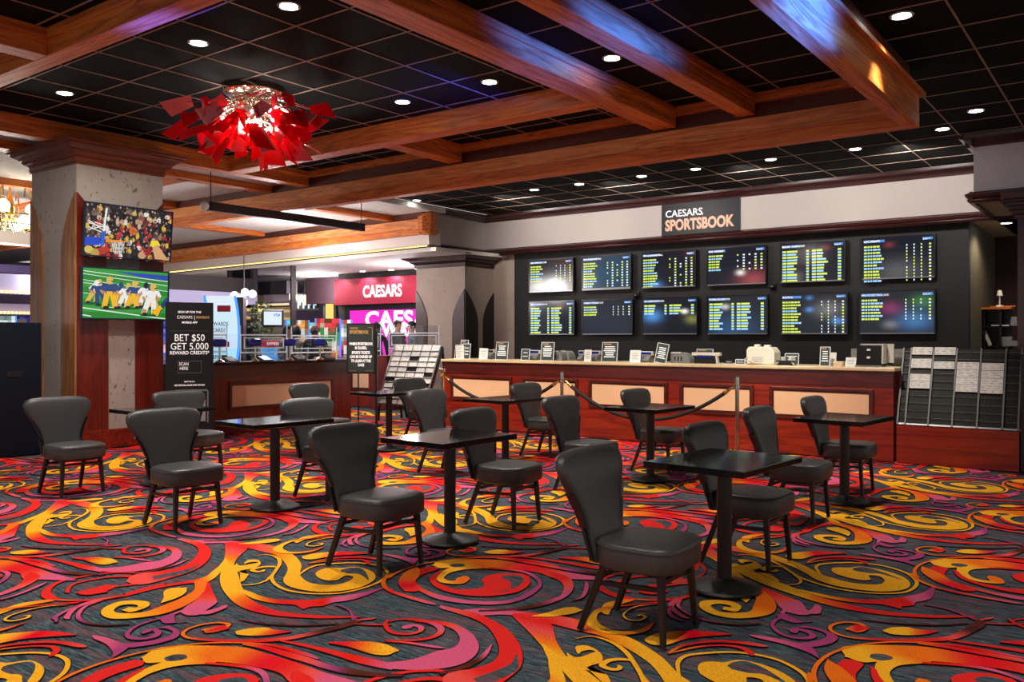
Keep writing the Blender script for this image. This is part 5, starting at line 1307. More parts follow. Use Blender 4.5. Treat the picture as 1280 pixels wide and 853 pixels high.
# ================================================================== CASHIER COUNTER THINGS
GTM = 'blue card readers on the cashier counter'
for i, (px, lab) in enumerate(((274.5, 'blue card reader nearest the tall standee'), (319, 'blue card reader second from the standee'), (362.5, 'blue card reader third from the standee'), (400, 'blue card reader nearest the easel sign'))):
    p = atX(px, 440, -11.42)
    t = thing('card_reader', lab, 'card reader', (p.x, p.y, 1.116), 0, GTM)
    b = MB(); b.lathe([(.07, 0), (.075, .012), (.05, .03), (.015, .05), (.013, .06)], 18); b.build('base', M['chrome'], t, smooth=40)
    b = MB(); b.lathe([(.013, .05), (.013, .26)], 10); b.build('stem', M['chrome'], t, smooth=40)
    b = MB(); b.box(-.04, .04, -.11, .11, .24, .36); b.build('reader_head', M['blue'], t, bevel=.03, smooth=50)
    q = MB(); q.box(.041, .045, -.07, .07, .27, .33)
    t2 = thing('desk_phone', 'dark desk device beside the %s' % lab, 'phone', (p.x - .12, p.y + .28, 1.116), 0, 'dark desk devices on the cashier counter')
    b = MB(); b.prism([(-.1, 0), (.1, 0), (.1, .02), (-.1, .09)], 'Y', -.09, .09); b.build('body', M['black'], t2, bevel=.006)
    b = MB(); b.box(-.08, .02, -.12, -.07, .08, .11); b.build('handset', M['bezel'], t2, bevel=.01)
def partition(label, x0, x1, yt, yb_, X=None, Y=None):
    if X is not None:
        a, c = atX(x0, yb_, X), atX(x1, yb_, X); right = (0, 1, 0); top = atX(x0, yt, X).z; org = (X, a.y, 1.12)
        w = c.y - a.y
    else:
        a, c = atY(x0, yb_, Y), atY(x1, yb_, Y); right = (1, 0, 0); top = atY(x0, yt, Y).z; org = (a.x, Y, 1.12); w = c.x - a.x
    zb = a.z; t = thing('acrylic_screen', label, 'acrylic screen', org, 0, 'clear acrylic screens on the cashier counter')
    T = face_m(right, (0, 0, 1), (0, 0, 0)); h = top - 1.12
    b = MB(); b.box(0, w, 0.0, h + .14, -.003, .003); b.xform(T); b.build('pane', M['glass'], t)
    lo = max(zb - 1.12, .03)
    for (m_, f) in ((0, .022), (.075, .014)):
        b = MB(); x0_, x1_, y0_, y1_ = m_, w - m_, lo + m_, h - m_ * .7
        b.box(x0_, x1_, y0_, y0_ + f, -.006, .006); b.box(x0_, x1_, y1_ - f, y1_, -.006, .006); b.box(x0_, x0_ + f, y0_, y1_, -.006, .006); b.box(x1_ - f, x1_, y0_, y1_, -.006, .006)
        b.xform(T); b.build('etched_frame', M['edge'], t)
    b = MB(); b.box(0, .012, 0, h + .14, -.006, .006); b.box(w - .012, w, 0, h + .14, -.006, .006); b.xform(T); b.build('edge', M['edge'], t)
partition('clear acrylic screen with etched frame nearest the standee', 262, 284, 418, 441, X=-11.75)
partition('wide clear acrylic screen between the first and third blue readers', 300, 359, 418, 442, X=-11.75)
partition('wide clear acrylic screen next to the easel sign', 364, 421, 419, 442, X=-11.75)
partition('clear acrylic screen just right of the easel sign', 450, 476, 417, 439, Y=13.0)
partition('clear acrylic screen in front of the column, above the left rack', 486, 549, 416, 436, Y=12.9)
# small papers on the cashier counter
for i, (px, lab) in enumerate(((300, 'loose white form on the stone top by the standee side'), (385, 'loose white form on the stone top by the easel side'))):
    p = atX(px, 450, -11.5)
    b = MB(); b.box(-.07, .07, -.1, .1, 0, .004)
    tag(b.build('paper_form', M['paper'], loc=(p.x + .02, p.y + .1, 1.117)), lab, 'paper')

# ================================================================== PEOPLE
def person(label, x, y, rz, shirt, pants, hair_c, hair, height=1.75, arm='fold', skinc=(205, 158, 130), mask=False):
    s = height / 1.75
    V = []; E = []; Rd = []
    def add(p, r, par=None):
        V.append(p); Rd.append(r)
        if par is not None: E.append((par, len(V) - 1))
        return len(V) - 1
    # facing -Y
    pel = add((0, 0, .96), .14); sp = add((0, 0, 1.10), .13, pel); ch = add((0, .0, 1.30), .15, sp); up = add((0, .01, 1.42), .11, ch)
    nk = add((0, -.005, 1.50), .055, up); h0 = add((0, -.015, 1.575), .075, nk); h1 = add((0, -.012, 1.66), .083, h0); add((0, -.005, 1.715), .055, h1)
    for sd in (-1, 1):
        hp = add((sd * .095, 0, .88), .095, pel); kn = add((sd * .10, -.01, .50), .062, hp); an = add((sd * .10, .02, .09), .042, kn); add((sd * .105, -.13, .035), .035, an)
        shd = add((sd * .185, .01, 1.40), .062, up)
        el = add((sd * .235, .03, 1.13), .044, shd)
        if arm == 'fold': wr = add((sd * .06, -.20, 1.16), .03, el); dirv = Vector((-sd * .9, -.1, .1))
        elif arm == 'front': wr = add((sd * .14, -.22, 1.10), .03, el); dirv = Vector((-sd * .3, -.9, -.1))
        else: wr = add((sd * .25, -.05, .90), .03, el); dirv = Vector((0, -.15, -1))
        w = Vector(V[wr]); dirv.normalize(); side = dirv.cross(Vector((0, 0, 1)) if abs(dirv.z) < .9 else Vector((0, 1, 0))).normalized()
        pm = add(tuple(w + dirv * .06), .03, wr)
        for k, L in enumerate((.065, .075, .07, .055)):
            b0 = w + dirv * .085 + side * (k - 1.5) * .019; f1 = add(tuple(b0), .0105, pm); add(tuple(b0 + dirv * L + Vector((0, 0, -.015))), .008, f1)
        th = add(tuple(w + dirv * .04 + side * .035), .012, pm); add(tuple(w + dirv * .075 + side * .055), .009, th)
    me = bpy.data.meshes.new('body'); me.from_pydata(V, E, [])
    o = bpy.data.objects.new('body', me); C.objects.link(o)
    sk = o.modifiers.new('s', 'SKIN'); o.modifiers.new('u', 'SUBSURF').levels = 2; o.modifiers['u'].render_levels = 2
    lay = me.skin_vertices[0].data
    for i, r in enumerate(Rd): lay[i].radius = (r, r * (.8 if i in (0, 1, 2, 3) else 1))
    lay[0].use_root = True
    dg = bpy.context.evaluated_depsgraph_get(); m2 = bpy.data.meshes.new_from_object(o.evaluated_get(dg))
    bpy.data.objects.remove(o); bpy.data.meshes.remove(me)
    for m_ in (mat('skin', lin(*skinc), .55), mat('shirt_cloth', lin(*shirt), .8), mat('trouser_cloth', lin(*pants), .8), M['black']): m2.materials.append(m_)
    for p in m2.polygons:
        c = p.center; k = 0
        if c.z > 1.475: k = 0
        elif c.z < .075: k = 3
        elif c.z < .97 and abs(c.x) < .21 and not (arm == 'down' and abs(c.x) > .2): k = 2
        else: k = 1
        if k == 1 and arm != 'down' and c.y < -.165: k = 0
        if k == 1 and arm == 'down' and abs(c.x) > .2 and c.z < .95: k = 0
        p.material_index = k; p.use_smooth = True
    t = thing('person', label, 'person', (x, y, 0), rz); t.scale = (s, s, s)
    ob = bpy.data.objects.new('body', m2); C.objects.link(ob); ob.parent = t
    # face
    b = MB()
    for sd in (-1, 1): b.ball((sd * .03, -.088, 1.645), .011)
    b.build('eye', M['black'], t, smooth=60)
    b = MB(); b.idx([(-.012, -.092, 1.60), (.012, -.092, 1.60), (0, -.112, 1.603), (0, -.092, 1.64)], [(0, 1, 2), (1, 3, 2), (0, 2, 3)])
    for sd in (-1, 1): b.ball((sd * .083, .0, 1.63), .02, 8, 6, 1.5)
    b.build('nose_and_ears', mat('skin_b', lin(*skinc), .55), t, smooth=60)
    b = MB(); b.box(-.022, .022, -.092, -.085, 1.568, 1.575); b.build('mouth', mat('lips', lin(150, 84, 76), .6), t)
    if mask:
        b = MB(); b.ball((0, -.035, 1.585), .07, 14, 8, .75); b.build('beard', mat('dark_beard', lin(34, 28, 28), .8), t, smooth=60)
    if hair != 'bald':
        b = MB()
        prof = [(.0, 1.765)]
        N = 16; rings = []
        low = {'short': 1.60, 'bob': 1.52, 'long': 1.34}[hair]
        for k in range(9):
            f = k / 8; z = 1.762 - (1.762 - low) * f
            rr = .094 * math.sqrt(max(0.02, 1 - max(0, (z - 1.67) / .098) ** 2)) if z > 1.67 else .094 + (.012 if hair != 'short' else -.012 * f)
            ring = []
            for q in range(N):
                a = PI * (-0.18 + 1.36 * q / (N - 1)) if z < 1.70 else PI * (-.5 + 2 * q / (N - 1))
                ring.append((rr * math.cos(a), rr * math.sin(a) * 1.08 - .004, z))
            rings.append(ring)
        vs = [p for r in rings for p in r]; fs = [(i * N + k, i * N + k + 1, (i + 1) * N + k + 1, (i + 1) * N + k) for i in range(8) for k in range(N - 1)]
        b.idx(vs, fs); b.build('hair', mat('hair', lin(*hair_c), .6), t, smooth=60)
    return t
def toward(p, ang=0): return math.atan2(-p[0], p[1]) + ang
PP = [(360, 16.6, 'x', 'person with short dark bobbed hair in grey, behind the screens near the mirror panel', (120, 118, 122), (30, 30, 36), (26, 20, 20), 'bob', 1.73, 'front', (222, 180, 160), False, .9),
      (369.5, 17.4, 'x', 'person with black hair and pale coat, turned away behind the acrylic screens', (178, 168, 150), (60, 54, 50), (16, 14, 16), 'bob', 1.74, 'down', (200, 160, 130), False, 2.9),
      (394, 16.2, 'x', 'bearded person with shaved head in dark shirt, beside the blue reader near the easel', (44, 46, 54), (30, 30, 34), (0, 0, 0), 'bald', 1.77, 'front', (206, 158, 134), True, -.4),
      (471, 20.4, 'x', 'person with long black hair in dark clothes, back turned before the pink screen', (34, 36, 42), (26, 26, 30), (18, 14, 16), 'long', 1.86, 'down', (200, 160, 135), False, 2.9),
      (497, 21.2, 'x', 'person with short dark hair and arms folded, in charcoal top before the pink screen', (58, 60, 64), (30, 30, 34), (22, 18, 18), 'short', 1.92, 'fold', (196, 146, 118), False, .7),
      (515, 19.6, 'x', 'person in slate jacket beside the column, short black hair, turned to a companion', (84, 92, 98), (30, 32, 40), (16, 14, 16), 'short', 1.86, 'fold', (214, 172, 150), False, -1.3)]
for (px, tt, _, lab, sh, pa, hc, hr, ht, arm, skc, mk, ang) in PP:
    p = atT(px, 500, tt); person(lab, p.x, p.y, toward(p, ang), sh, pa, hc, hr, ht, arm, skc, mk)

# ================================================================== RED GLASS CHANDELIER
CHX, CHY = -8.25, 6.12
ch = thing('shard_chandelier', 'round ceiling chandelier of many red glass shards and silver wires', 'chandelier', (CHX, CHY, 0))
b = MB(); b.lathe([(.30, ZC - .09), (.34, ZC - .06), (.34, ZC)], 32); b.build('ceiling_plate', M['chrome'], ch, smooth=40)
redg = bpy.data.materials.new('red_glass'); redg.use_nodes = True
nt = redg.node_tree; pb = nt.nodes['Principled BSDF']
pb.inputs['Base Color'].default_value = lin(190, 10, 28); pb.inputs['Roughness'].default_value = 0.12; pb.inputs['Specular IOR Level'].default_value = 0.7
tr = nt.nodes.new('ShaderNodeBsdfTranslucent'); tr.inputs[0].default_value = lin(240, 16, 40)
tp = nt.nodes.new('ShaderNodeBsdfTransparent'); tp.inputs[0].default_value = lin(225, 30, 50)
m1 = nt.nodes.new('ShaderNodeMixShader'); m1.inputs[0].default_value = .45; m2_ = nt.nodes.new('ShaderNodeMixShader'); m2_.inputs[0].default_value = .25
out = nt.nodes['Material Output']
nt.links.new(pb.outputs[0], m1.inputs[1]); nt.links.new(tr.outputs[0], m1.inputs[2]); nt.links.new(m1.outputs[0], m2_.inputs[1]); nt.links.new(tp.outputs[0], m2_.inputs[2]); nt.links.new(m2_.outputs[0], out.inputs[0])
R = random.Random(21)
glint_glass = mat('red_glass_reflecting', lin(214, 120, 124), 0.1, spec=.8, coat=.6)  # paler shards paint light reflected off the red glass
CZ = ZC - 0.24
shard_ends = []
NSH = 98
for k in range(NSH):
    # spread over a flattened half globe
    f = (k + .5) / NSH; el = -math.asin(min(1, f * 1.0)) * 0.98 + .16; az = k * 2.39996 + R.uniform(-.15, .15)
    rad = R.uniform(.32, .72); c = Vector((math.cos(az) * math.cos(el) * rad, math.sin(az) * math.cos(el) * rad, math.sin(el) * rad * .66 - .02))
    d = Vector((math.cos(az) * math.cos(el), math.sin(az) * math.cos(el), math.sin(el) * .9 - .25)).normalized()
    d = (d + Vector((R.uniform(-.8, .8), R.uniform(-.8, .8), R.uniform(-.7, .5)))).normalized()
    sd = d.cross(Vector((R.uniform(-1, 1), R.uniform(-1, 1), R.uniform(-1, 1)))).normalized(); nn = d.cross(sd)
    L = R.uniform(.19, .34); w1, w2 = R.uniform(.04, .075), R.uniform(.07, .13); c = c + Vector((0, 0, CZ))
    sk = R.uniform(-.06, .06)
    p = [c - sd * w1, c + sd * w1, c + d * (L + sk) + sd * w2, c + d * (L - sk) - sd * w2]
    vs = [q + nn * .003 for q in p] + [q - nn * .003 for q in p]
    b = MB(); b.idx(vs, [(0, 1, 2, 3), (7, 6, 5, 4), (0, 4, 5, 1), (1, 5, 6, 2), (2, 6, 7, 3), (3, 7, 4, 0)])
    b.build('glass_shard', glint_glass if R.random() < .2 else redg, ch); shard_ends.append((c, d))
b = MB()
for k, (c, d) in enumerate(shard_ends):
    a0 = Vector((R.uniform(-.15, .15), R.uniform(-.15, .15), ZC - .10)); m_ = (a0 + c) / 2 + Vector((R.uniform(-.15, .15), R.uniform(-.15, .15), R.uniform(-.02, .1)))
    pts = [a0.lerp(m_, t_).lerp(m_.lerp(c + d * .05, t_), t_) for t_ in [i / 6 for i in range(7)]]
    b.tube(pts, .006, 5, False)
for k in range(60):
    a = R.uniform(0, 2 * PI); r0 = R.uniform(.1, .42); c = Vector((math.cos(a) * r0, math.sin(a) * r0, CZ + R.uniform(-.18, .08)))
    e = Vector((R.uniform(-1, 1), R.uniform(-1, 1), R.uniform(-1, 1))).normalized(); g = e.cross(Vector((.3, .5, .8))).normalized()
    b.tube([c + (e * math.cos(q / 9 * 2 * PI) + g * math.sin(q / 9 * 2 * PI)) * .09 for q in range(10)], .005, 5, False)
o = b.build('silver_wires', M['chrome'], ch, smooth=60)
for k in range(14):
    a = k * 2.399; r0 = .12 + .022 * k
    b = MB(); b.ball((math.cos(a) * r0, math.sin(a) * r0, CZ - .10 - .12 * math.cos(k / 14 * 1.4) + .004 * k), .022, 10, 6, 1.4); b.build('bulb', emis('chandelier_bulb', (1, .9, .8, 1), 60) if k == 0 else bpy.data.materials['chandelier_bulb'], ch, smooth=60)

def lamp(kind, name, loc, energy, color=(1, 1, 1), size=.1, rot=(0, 0, 0), spot=100, blend=.5):
    L = bpy.data.lights.new(name, kind); L.energy = energy; L.color = color
    if kind == 'SPOT': L.spot_size = math.radians(spot); L.spot_blend = blend; L.shadow_soft_size = size
    elif kind == 'POINT': L.shadow_soft_size = size
    elif kind == 'AREA': L.size = size
    o = bpy.data.objects.new(name, L); C.objects.link(o); o.location = loc; o.rotation_euler = rot
    return o
for dx, dy in ((.2, .1), (-.2, -.12)): lamp('POINT', 'chandelier_light', (CHX + dx, CHY + dy, CZ - .12), 26, (1, .9, .84), .06)

# ================================================================== DOWNLIGHTS
GD = 'round recessed lights in the black ceiling'
dl = [((361, 7), 'round recessed ceiling light above the red chandelier, nearest the top edge'), ((248, 53), 'recessed ceiling light left of the one above the chandelier'), ((81, 116), 'recessed ceiling light near the pillar capital'),
 ((503, 127), 'recessed ceiling light to the right of the chandelier'), ((612, 102), 'recessed ceiling light beside the thick middle beam'), ((765, 72), 'recessed ceiling light between the two slanting beams'),
 ((1127, 19), 'recessed ceiling light by the blue lit beam, largest in view'), ((1220, 138), 'recessed ceiling light nearest the pale block at the right'), ((1178, 161), 'recessed ceiling light just past the beam corner'),
 ((1069, 186), 'recessed ceiling light first left of the beam corner, before the fascia'), ((963.5, 199), 'recessed ceiling light second left of the beam corner'), ((869.5, 211), 'recessed ceiling light above the right half of the fascia sign'),
 ((802, 220), 'recessed ceiling light above the left of the fascia sign'), ((724, 230), 'recessed ceiling light second from the dark corner'), ((668, 237), 'recessed ceiling light nearest the dark fascia corner'), ((521, 250.5), 'recessed ceiling light peeping over the chamfered beam end'), ((487, 205.5), 'dim recessed ceiling light seen between beams')]
made = None
dlpos = []
for (q, lab) in dl:
    p = atz(q[0], q[1], ZC); dlpos.append(p)
    if made is None:
        made = thing('ceiling_downlight', lab, 'light', (p.x, p.y, ZC), 0, GD)
        b = MB(); b.lathe([(.09, -.012), (.100, -.006), (.100, 0), (.075, .0), (.073, -.01)], 24, caps=False); b.build('trim_ring', M['ltgrey'], made, smooth=40)
        b = MB(); b.lathe([(.076, -.010), (.076, -.004)], 24); b.build('lens', M['light'], made)
    else: dup(made, (p.x, p.y, ZC), 0, lab, GD)
for (x, y) in ((-6.6, 2.2), (-3.6, 1.6), (-1.2, 2.6), (.8, 5.5), (-5.0, -.6), (-2.2, -.8)): dlpos.append(Vector((x, y, ZC)))  # unseen spots without fixtures, added to light the front of the room
for i, p in enumerate(dlpos):
    lamp('SPOT', 'downlight_and_fill_spot', (p.x, p.y, ZC - .03), 330 if p.y < 9.5 else 150, (1, .93, .84), .07, (0, 0, 0), 96 if p.x < -2.1 else 70, .7)
# cage ceiling lights
for i, (q, lab) in enumerate((((388, 343), 'small ceiling light over the cashier hall, leftmost of four'), ((419, 341), 'small ceiling light above the left end of the burgundy sign'), ((453, 339), 'small ceiling light above the burgundy sign lettering'), ((489, 337), 'small ceiling light next to the column capital'))):
    p = atz(q[0], q[1], 3.36); dup(made, (p.x, p.y, 3.36), 0, lab, 'round lights in the pale hall ceiling')
    lamp('SPOT', 'hall_beam', (p.x, p.y, 3.33), 90, (1, .95, .92), .07, (0, 0, 0), 140, .6)
p = atz(1258, 278.5, 3.45); dup(made, (p.x, p.y, 3.45), 0, 'small warm ceiling light in the recess by the right dark column', 'recess light'); lamp('SPOT', 'recess_beam', (p.x, p.y, 3.40), 60, (1, .8, .55), .05, (0, 0, 0), 150, .6)

# ================================================================== HANGING BAR
bx = thing('hanging_bar', 'long dark brown bar hung by chains under the oak beams', 'hanging bar', (-12.1, 0, 0))
b = MB(); b.box(-.05, .05, 8.12, 11.45, 3.53, 3.67); b.build('bar_body', mat('dark_brown_bar', lin(44, 30, 24), .5), bx)
for y in (8.12, 11.45):
    b = MB(); b.box(-.055, .055, y - .015, y + .015, 3.525, 3.675); b.build('end_plate', M['black'], bx)
    b = MB(); q = y + (.03 if y < 9 else -.03); b.tube([(0, q, 3.67), (0, q, 4.2)], .008, 6); b.build('chain', M['black'], bx)
b = MB(); b.ball((0, 8.04, 3.60), .07, 12, 8, 1.1); b.build('end_cap', M['ltgrey'], bx, smooth=60)

# ================================================================== NAVY CABINET AND LEFT CASINO
c0, c1 = atX(0, 570, -11.5).y - 1.5, atX(52, 560, -11.5).y
nb = thing('navy_cabinet', 'tall dark navy cabinet at the left edge beside the pillar', 'cabinet', (-11.5, c0, 0))
b = MB(); b.box(-1.0, 0, 0, c1 - c0, 0, 1.69); b.build('body', M['navy'], nb, bevel=.008)
b = MB(); b.box(-.001, .004, c1 - c0 - 1.2, c1 - c0 - .02, .06, .95); b.build('lower_door', M['navy'], nb)
for yy in (.42, .8):
    b = MB(); b.box(.0, .008, c1 - c0 - yy, c1 - c0 - yy + .18, 1.0, 1.08); b.build('latch', M['black'], nb)

# brass globe chandelier
p = atT(12, 262, 15.0)
bc = thing('brass_chandelier', 'brass chandelier with glowing white globes at the left edge behind the pillar', 'chandelier', (p.x, p.y, 0))
b = MB(); b.lathe([(.05, p.z - .2), (.09, p.z), (.05, p.z + .2), (.02, p.z + .3), (.02, 4.2)], 14); b.build('stem', M['brass'], bc, smooth=50)
for k in range(6):
    a = k * PI / 3 + .35; ca, sa = math.cos(a), math.sin(a)
    b = MB(); b.tube([(r * ca, r * sa, z) for r, z in ((.05, p.z - .15), (.25, p.z - .38), (.45, p.z - .25), (.5, p.z + .05), (.44, p.z + .32), (.34, p.z + .36), (.32, p.z + .2))], .013, 7); b.build('arm', M['brass'], bc, smooth=60)
    b = MB(); b.ball((.36 * ca, .36 * sa, p.z + (.02 if k % 2 else -.22)), .115, 16, 10); b.build('globe', M['globe'], bc, smooth=60)
    b = MB(); b.lathe([(.05, p.z + (.13 if k % 2 else -.11)), (.03, p.z + (.17 if k % 2 else -.07))], 12, .36 * ca, .36 * sa); b.build('globe_cap', M['brass'], bc)
for k in range(2):
    b = MB(); b.tube([(.46 * math.cos(q / 24 * 2 * PI), .46 * math.sin(q / 24 * 2 * PI), p.z - .12 - .16 * k) for q in range(25)], .012, 6, False); b.build('ring', M['brass'], bc, smooth=60)
lamp('POINT', 'globe_light', (p.x + .1, p.y - .1, p.z - .5), 60, (1, .88, .68), .15)

# far casino bulkheads with bulb rows (left opening)
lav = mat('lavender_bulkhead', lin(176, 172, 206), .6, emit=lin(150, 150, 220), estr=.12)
vio = mat('violet_bulkhead', lin(66, 52, 96), .6)
dk = mat('dark_bulkhead', lin(34, 26, 30), .6)
bulks = [(-17.5, 3.3, 3.55, M['white']), (-19.5, 2.88, 3.05, vio), (-22, 2.55, 3.1, lav), (-24.5, 2.12, 2.40, lav), (-27, 1.9, 2.05, M['white'])]
for i, (x, z0, z1, m_) in enumerate(bulks):
    b = MB(); b.box(x - .4, x, -1, 8.6 - (x + 17.5) * .35, z0, z1); struct(b.build('trim_%d' % (20 + i), m_))
for i, (x, z, lab) in enumerate(((-21.95, 2.58, 'far row of warm bulbs under the pale bulkhead left of the pillar'), (-24.45, 2.15, 'lower far row of warm bulbs left of the pillar'))):
    t = thing('bulb_strip', lab, 'light strip', (x, 0, z)); b = MB()
    for k in range(100): b.box(0, .05, 2 + k * .1, 2 + k * .1 + .05, -.02, .04)
    o = b.build('bulb_row', M['warm'], t); o['kind'] = 'stuff'
SR = random.Random(77)
def slot_machine(label, pos, rz, colors, h=1.9, curved=False, group='slot machines in the far hall'):
    t = thing('slot_machine', label, 'slot machine', (pos[0], pos[1], 0), rz, group)
    b = MB(); b.box(-.33, .33, -.28, .3, 0, .75); b.build('cabinet', M['black'], t, bevel=.02)
    b = MB(); b.prism([(-.40, .72), (-.15, .72), (-.15, .86), (-.36, .80)], 'X', -.33, .33); b.build('button_deck', M['steel'], t)
    N = 10; b = MB()
    for k in range(N):
        z0_, z1_ = .86 + (h - .86) * k / N, .86 + (h - .86) * (k + 1) / N
        bow = lambda z: -.12 - (.22 * (1 - ((z - .86) / (h - .86) * 2 - 1) ** 2) if curved else 0) * -1 - (.18 if curved else 0)
        c = colors[int(k / N * len(colors))]; q_ = 1 if curved else 6
        for j in range(q_):
            f_ = 1.0 if curved else SR.choice((.25, .5, .8, 1.0, 1.1)); b.col = tuple(min(1, v * f_) for v in (c if curved or SR.random() < .7 else SR.choice(colors))[:3]) + (1,)
            u0, u1 = -.27 + .54 * j / q_, -.27 + .54 * (j + 1) / q_
            b.face([(u0, bow(z0_), z0_), (u1, bow(z0_), z0_), (u1, bow(z1_), z1_), (u0, bow(z1_), z1_)])
    b.build('display', M['screen'], t, vc=True)
    b = MB()
    for k in range(N):
        z0_, z1_ = .86 + (h - .86) * k / N, .86 + (h - .86) * (k + 1) / N
        for s in (-1, 1): b.bar((s * .29, bow(z0_) - .01, z0_), (s * .29, bow(z1_) - .01, z1_), .03, .05)
    b.build('light_edge', emis('blue_edge_light', lin(60, 120, 255), 2.2) if 'blue_edge_light' not in bpy.data.materials else bpy.data.materials['blue_edge_light'], t)
    b = MB(); b.box(-.31, .31, .06, .28, .75, h); b.build('rear_shell', M['black'], t, bevel=.02)
    return t
WS = lin(200, 225, 245)
for i, (px, tt, cols_s, lab) in enumerate(((5, 24, [lin(160, 220, 230), lin(230, 250, 250)], 'slot machine with a pale screen at the far left edge'), (25, 25.8, [lin(30, 60, 220), lin(90, 110, 255), lin(20, 30, 120)], 'slot machine with a bright blue screen seen left of the pillar'), (38, 27, [lin(240, 230, 255), lin(255, 120, 60)], 'slot machine with a white and orange screen against the pillar edge'))):
    q = atT(px, 420, tt); slot_machine(lab, (q.x, q.y), toward(q), cols_s, 2.1)
q = atT(282, 420, 16.4)
tall = slot_machine('tall curved white promotional screen with blue edges behind the cashier counter', (q.x, q.y), toward(q) - .35, [lin(170, 225, 250), WS, lin(210, 235, 250), lin(225, 240, 250)], 2.28, True, 'tall curved machine')
T = face_m((1, 0, 0), (0, 0, 1), (0, -.36, 0))
lettering('screen_words', [('REWARDS', .10, 0, 1.72, .001, .8, 'CENTER'), ('CARD?', .10, 0, 1.60, .001, .8, 'CENTER'), ('REPRINT', .10, 0, 1.10, .001, .8, 'CENTER'), ('A CARD', .08, 0, 1.0, .001, .8, 'CENTER')], M['blue'], tall, T)
b = MB(); b.box(-.05, .2, -.30, -.29, 1.98, 2.1); b.box(.0, .2, -.36, -.355, 1.32, 1.42); b.build('screen_picture', M['burgundy'], tall)

# ================================================================== HALL BEHIND THE CASHIER
# dark bulkhead and storefront
b = MB(); b.box(-19.4, -19.1, 10.2, 14.2, 2.66, 3.05); struct(b.build('trim_30', dk))
b = MB(); b.box(-19.4, -19.0, 10.0, 14.2, 2.36, 2.66); struct(b.build('trim_31', lav))
t = thing('bulb_strip', 'row of warm bulbs behind the standee, over the cashier hall', 'light strip', (-21, 0, 2.3)); b = MB()
for k in range(60): b.box(0, .05, 10 + k * .11, 10.05 + k * .11, -.04, .04)
o = b.build('bulb_row', M['warm'], t); o['kind'] = 'stuff'
b = MB(); b.box(-30, -29.8, 8, 26, 0, 3.3); struct(b.build('wall_hall', mat('mauve_wall', lin(120, 104, 132), .6)))
YG = 14.45
def gx(px): return atY(px, 400, YG).x
b = MB(); b.box(gx(288), gx(316), YG, YG + .06, 0, 3.36); struct(b.build('window_1', M['mirror']))
b = MB()
for px, w in ((317.5, .12), (366, .06), (287, .06)): b.box(gx(px) - w / 2, gx(px) + w / 2, YG - .06, YG + .08, 0, 3.36)
struct(b.build('window_1_mullions', M['black']))
b = MB(); b.box(gx(318), gx(366), YG, YG + .02, 0, 3.36); struct(b.build('window_2', M['glassdark']))  # smoked pane in place of the mirror, its reflections built behind
yw = mat('warm_reflection_wall', lin(206, 190, 150), .7, emit=lin(206, 186, 130), estr=.3)  # self-glowing wall stands in for the mirror's warm reflection
YW = 16.7
wa, wb = atY(314, 400, YW).x, atY(365, 400, YW).x
b = MB(); b.box(wa, wb, YW, YW + .1, 0, 2.42); struct(b.build('wall_warm', yw))
b = MB(); b.box(wa, wb, YW - .1, YW + .2, 2.62, 2.80); struct(b.build('trim_32', M['creamceil']))
b = MB(); b.box(wa, wb, YW - .2, YW + .2, 2.80, 3.2); struct(b.build('trim_34', dk))
t = thing('bulb_strip', 'row of warm bulbs over the pale wall behind the plant', 'light strip', (wa, YW, 2.5)); b = MB()
for k in range(int((wb - wa) / .1)): b.box(k * .1, k * .1 + .05, -.06, -.01, -.03, .03)
o = b.build('bulb_row', M['warm'], t); o['kind'] = 'stuff'
# globes cluster seen in the mirror panel zone
p = atT(305, 372, 19.6)
t = thing('pendant_lamp', 'cluster of white glass globe lamps hanging before the mirrored panel', 'lamp', (p.x, p.y, 0), 0)
for k, (dx, dz) in enumerate(((-.18, .05), (0, -.12), (.16, .08), (.02, .12), (-.08, -.02))):
    b = MB(); b.ball((dx, dx * .7, p.z + dz), .085, 14, 8); b.build('globe', M['globe'], t, smooth=60)
b = MB(); b.tube([(0, 0, p.z), (0, 0, 3.36)], .012, 8); b.build('stem', M['black'], t)
# cash machine
p = atT(341, 440, 18.2)
cm = thing('cash_machine', 'cash machine with a white lit screen in a dark rounded frame', 'cash machine', (p.x, p.y, 0), toward(p))
b = MB(); b.box(-.3, .3, -.2, .3, 0, 1.45); b.build('body', M['grey'], cm, bevel=.02)
zt_, zb_ = EYE + 18.2 * (HOR - 387) / FOC, EYE + 18.2 * (HOR - 409.5) / FOC
b = MB(); b.box(-.22, .22, -.18, .0, zb_, zt_); b.build('screen_housing', M['black'], cm, bevel=.03)
b = MB(); b.col = lin(225, 240, 250); b.face([(-.18, -.185, zb_ + .05), (.18, -.185, zb_ + .05), (.18, -.185, zt_ - .05), (-.18, -.185, zt_ - .05)]); b.build('screen', M['screen'], cm, vc=True)
lettering('screen_words', [('VISA', .085, .085, zt_ - .15, .001, .8, 'CENTER')], M['blue'], cm, face_m((1, 0, 0), (0, 0, 1), (0, -.187, 0)))
b = MB(); b.box(-.26, .26, -.21, -.2, 1.30, 1.44); b.build('red_band', M['burgundy'], cm)
lettering('band_words', [('EXPRESS', .08, 0, 1.345, .001, .8, 'CENTER')], M['wtext'], cm, face_m((1, 0, 0), (0, 0, 1), (0, -.213, 0)))
b = MB(); b.col = lin(60, 150, 220); b.face([(-.24, -.205, 1.0), (.24, -.205, 1.0), (.24, -.205, 1.27), (-.24, -.205, 1.27)]); b.build('lower_screen', M['screen'], cm, vc=True)
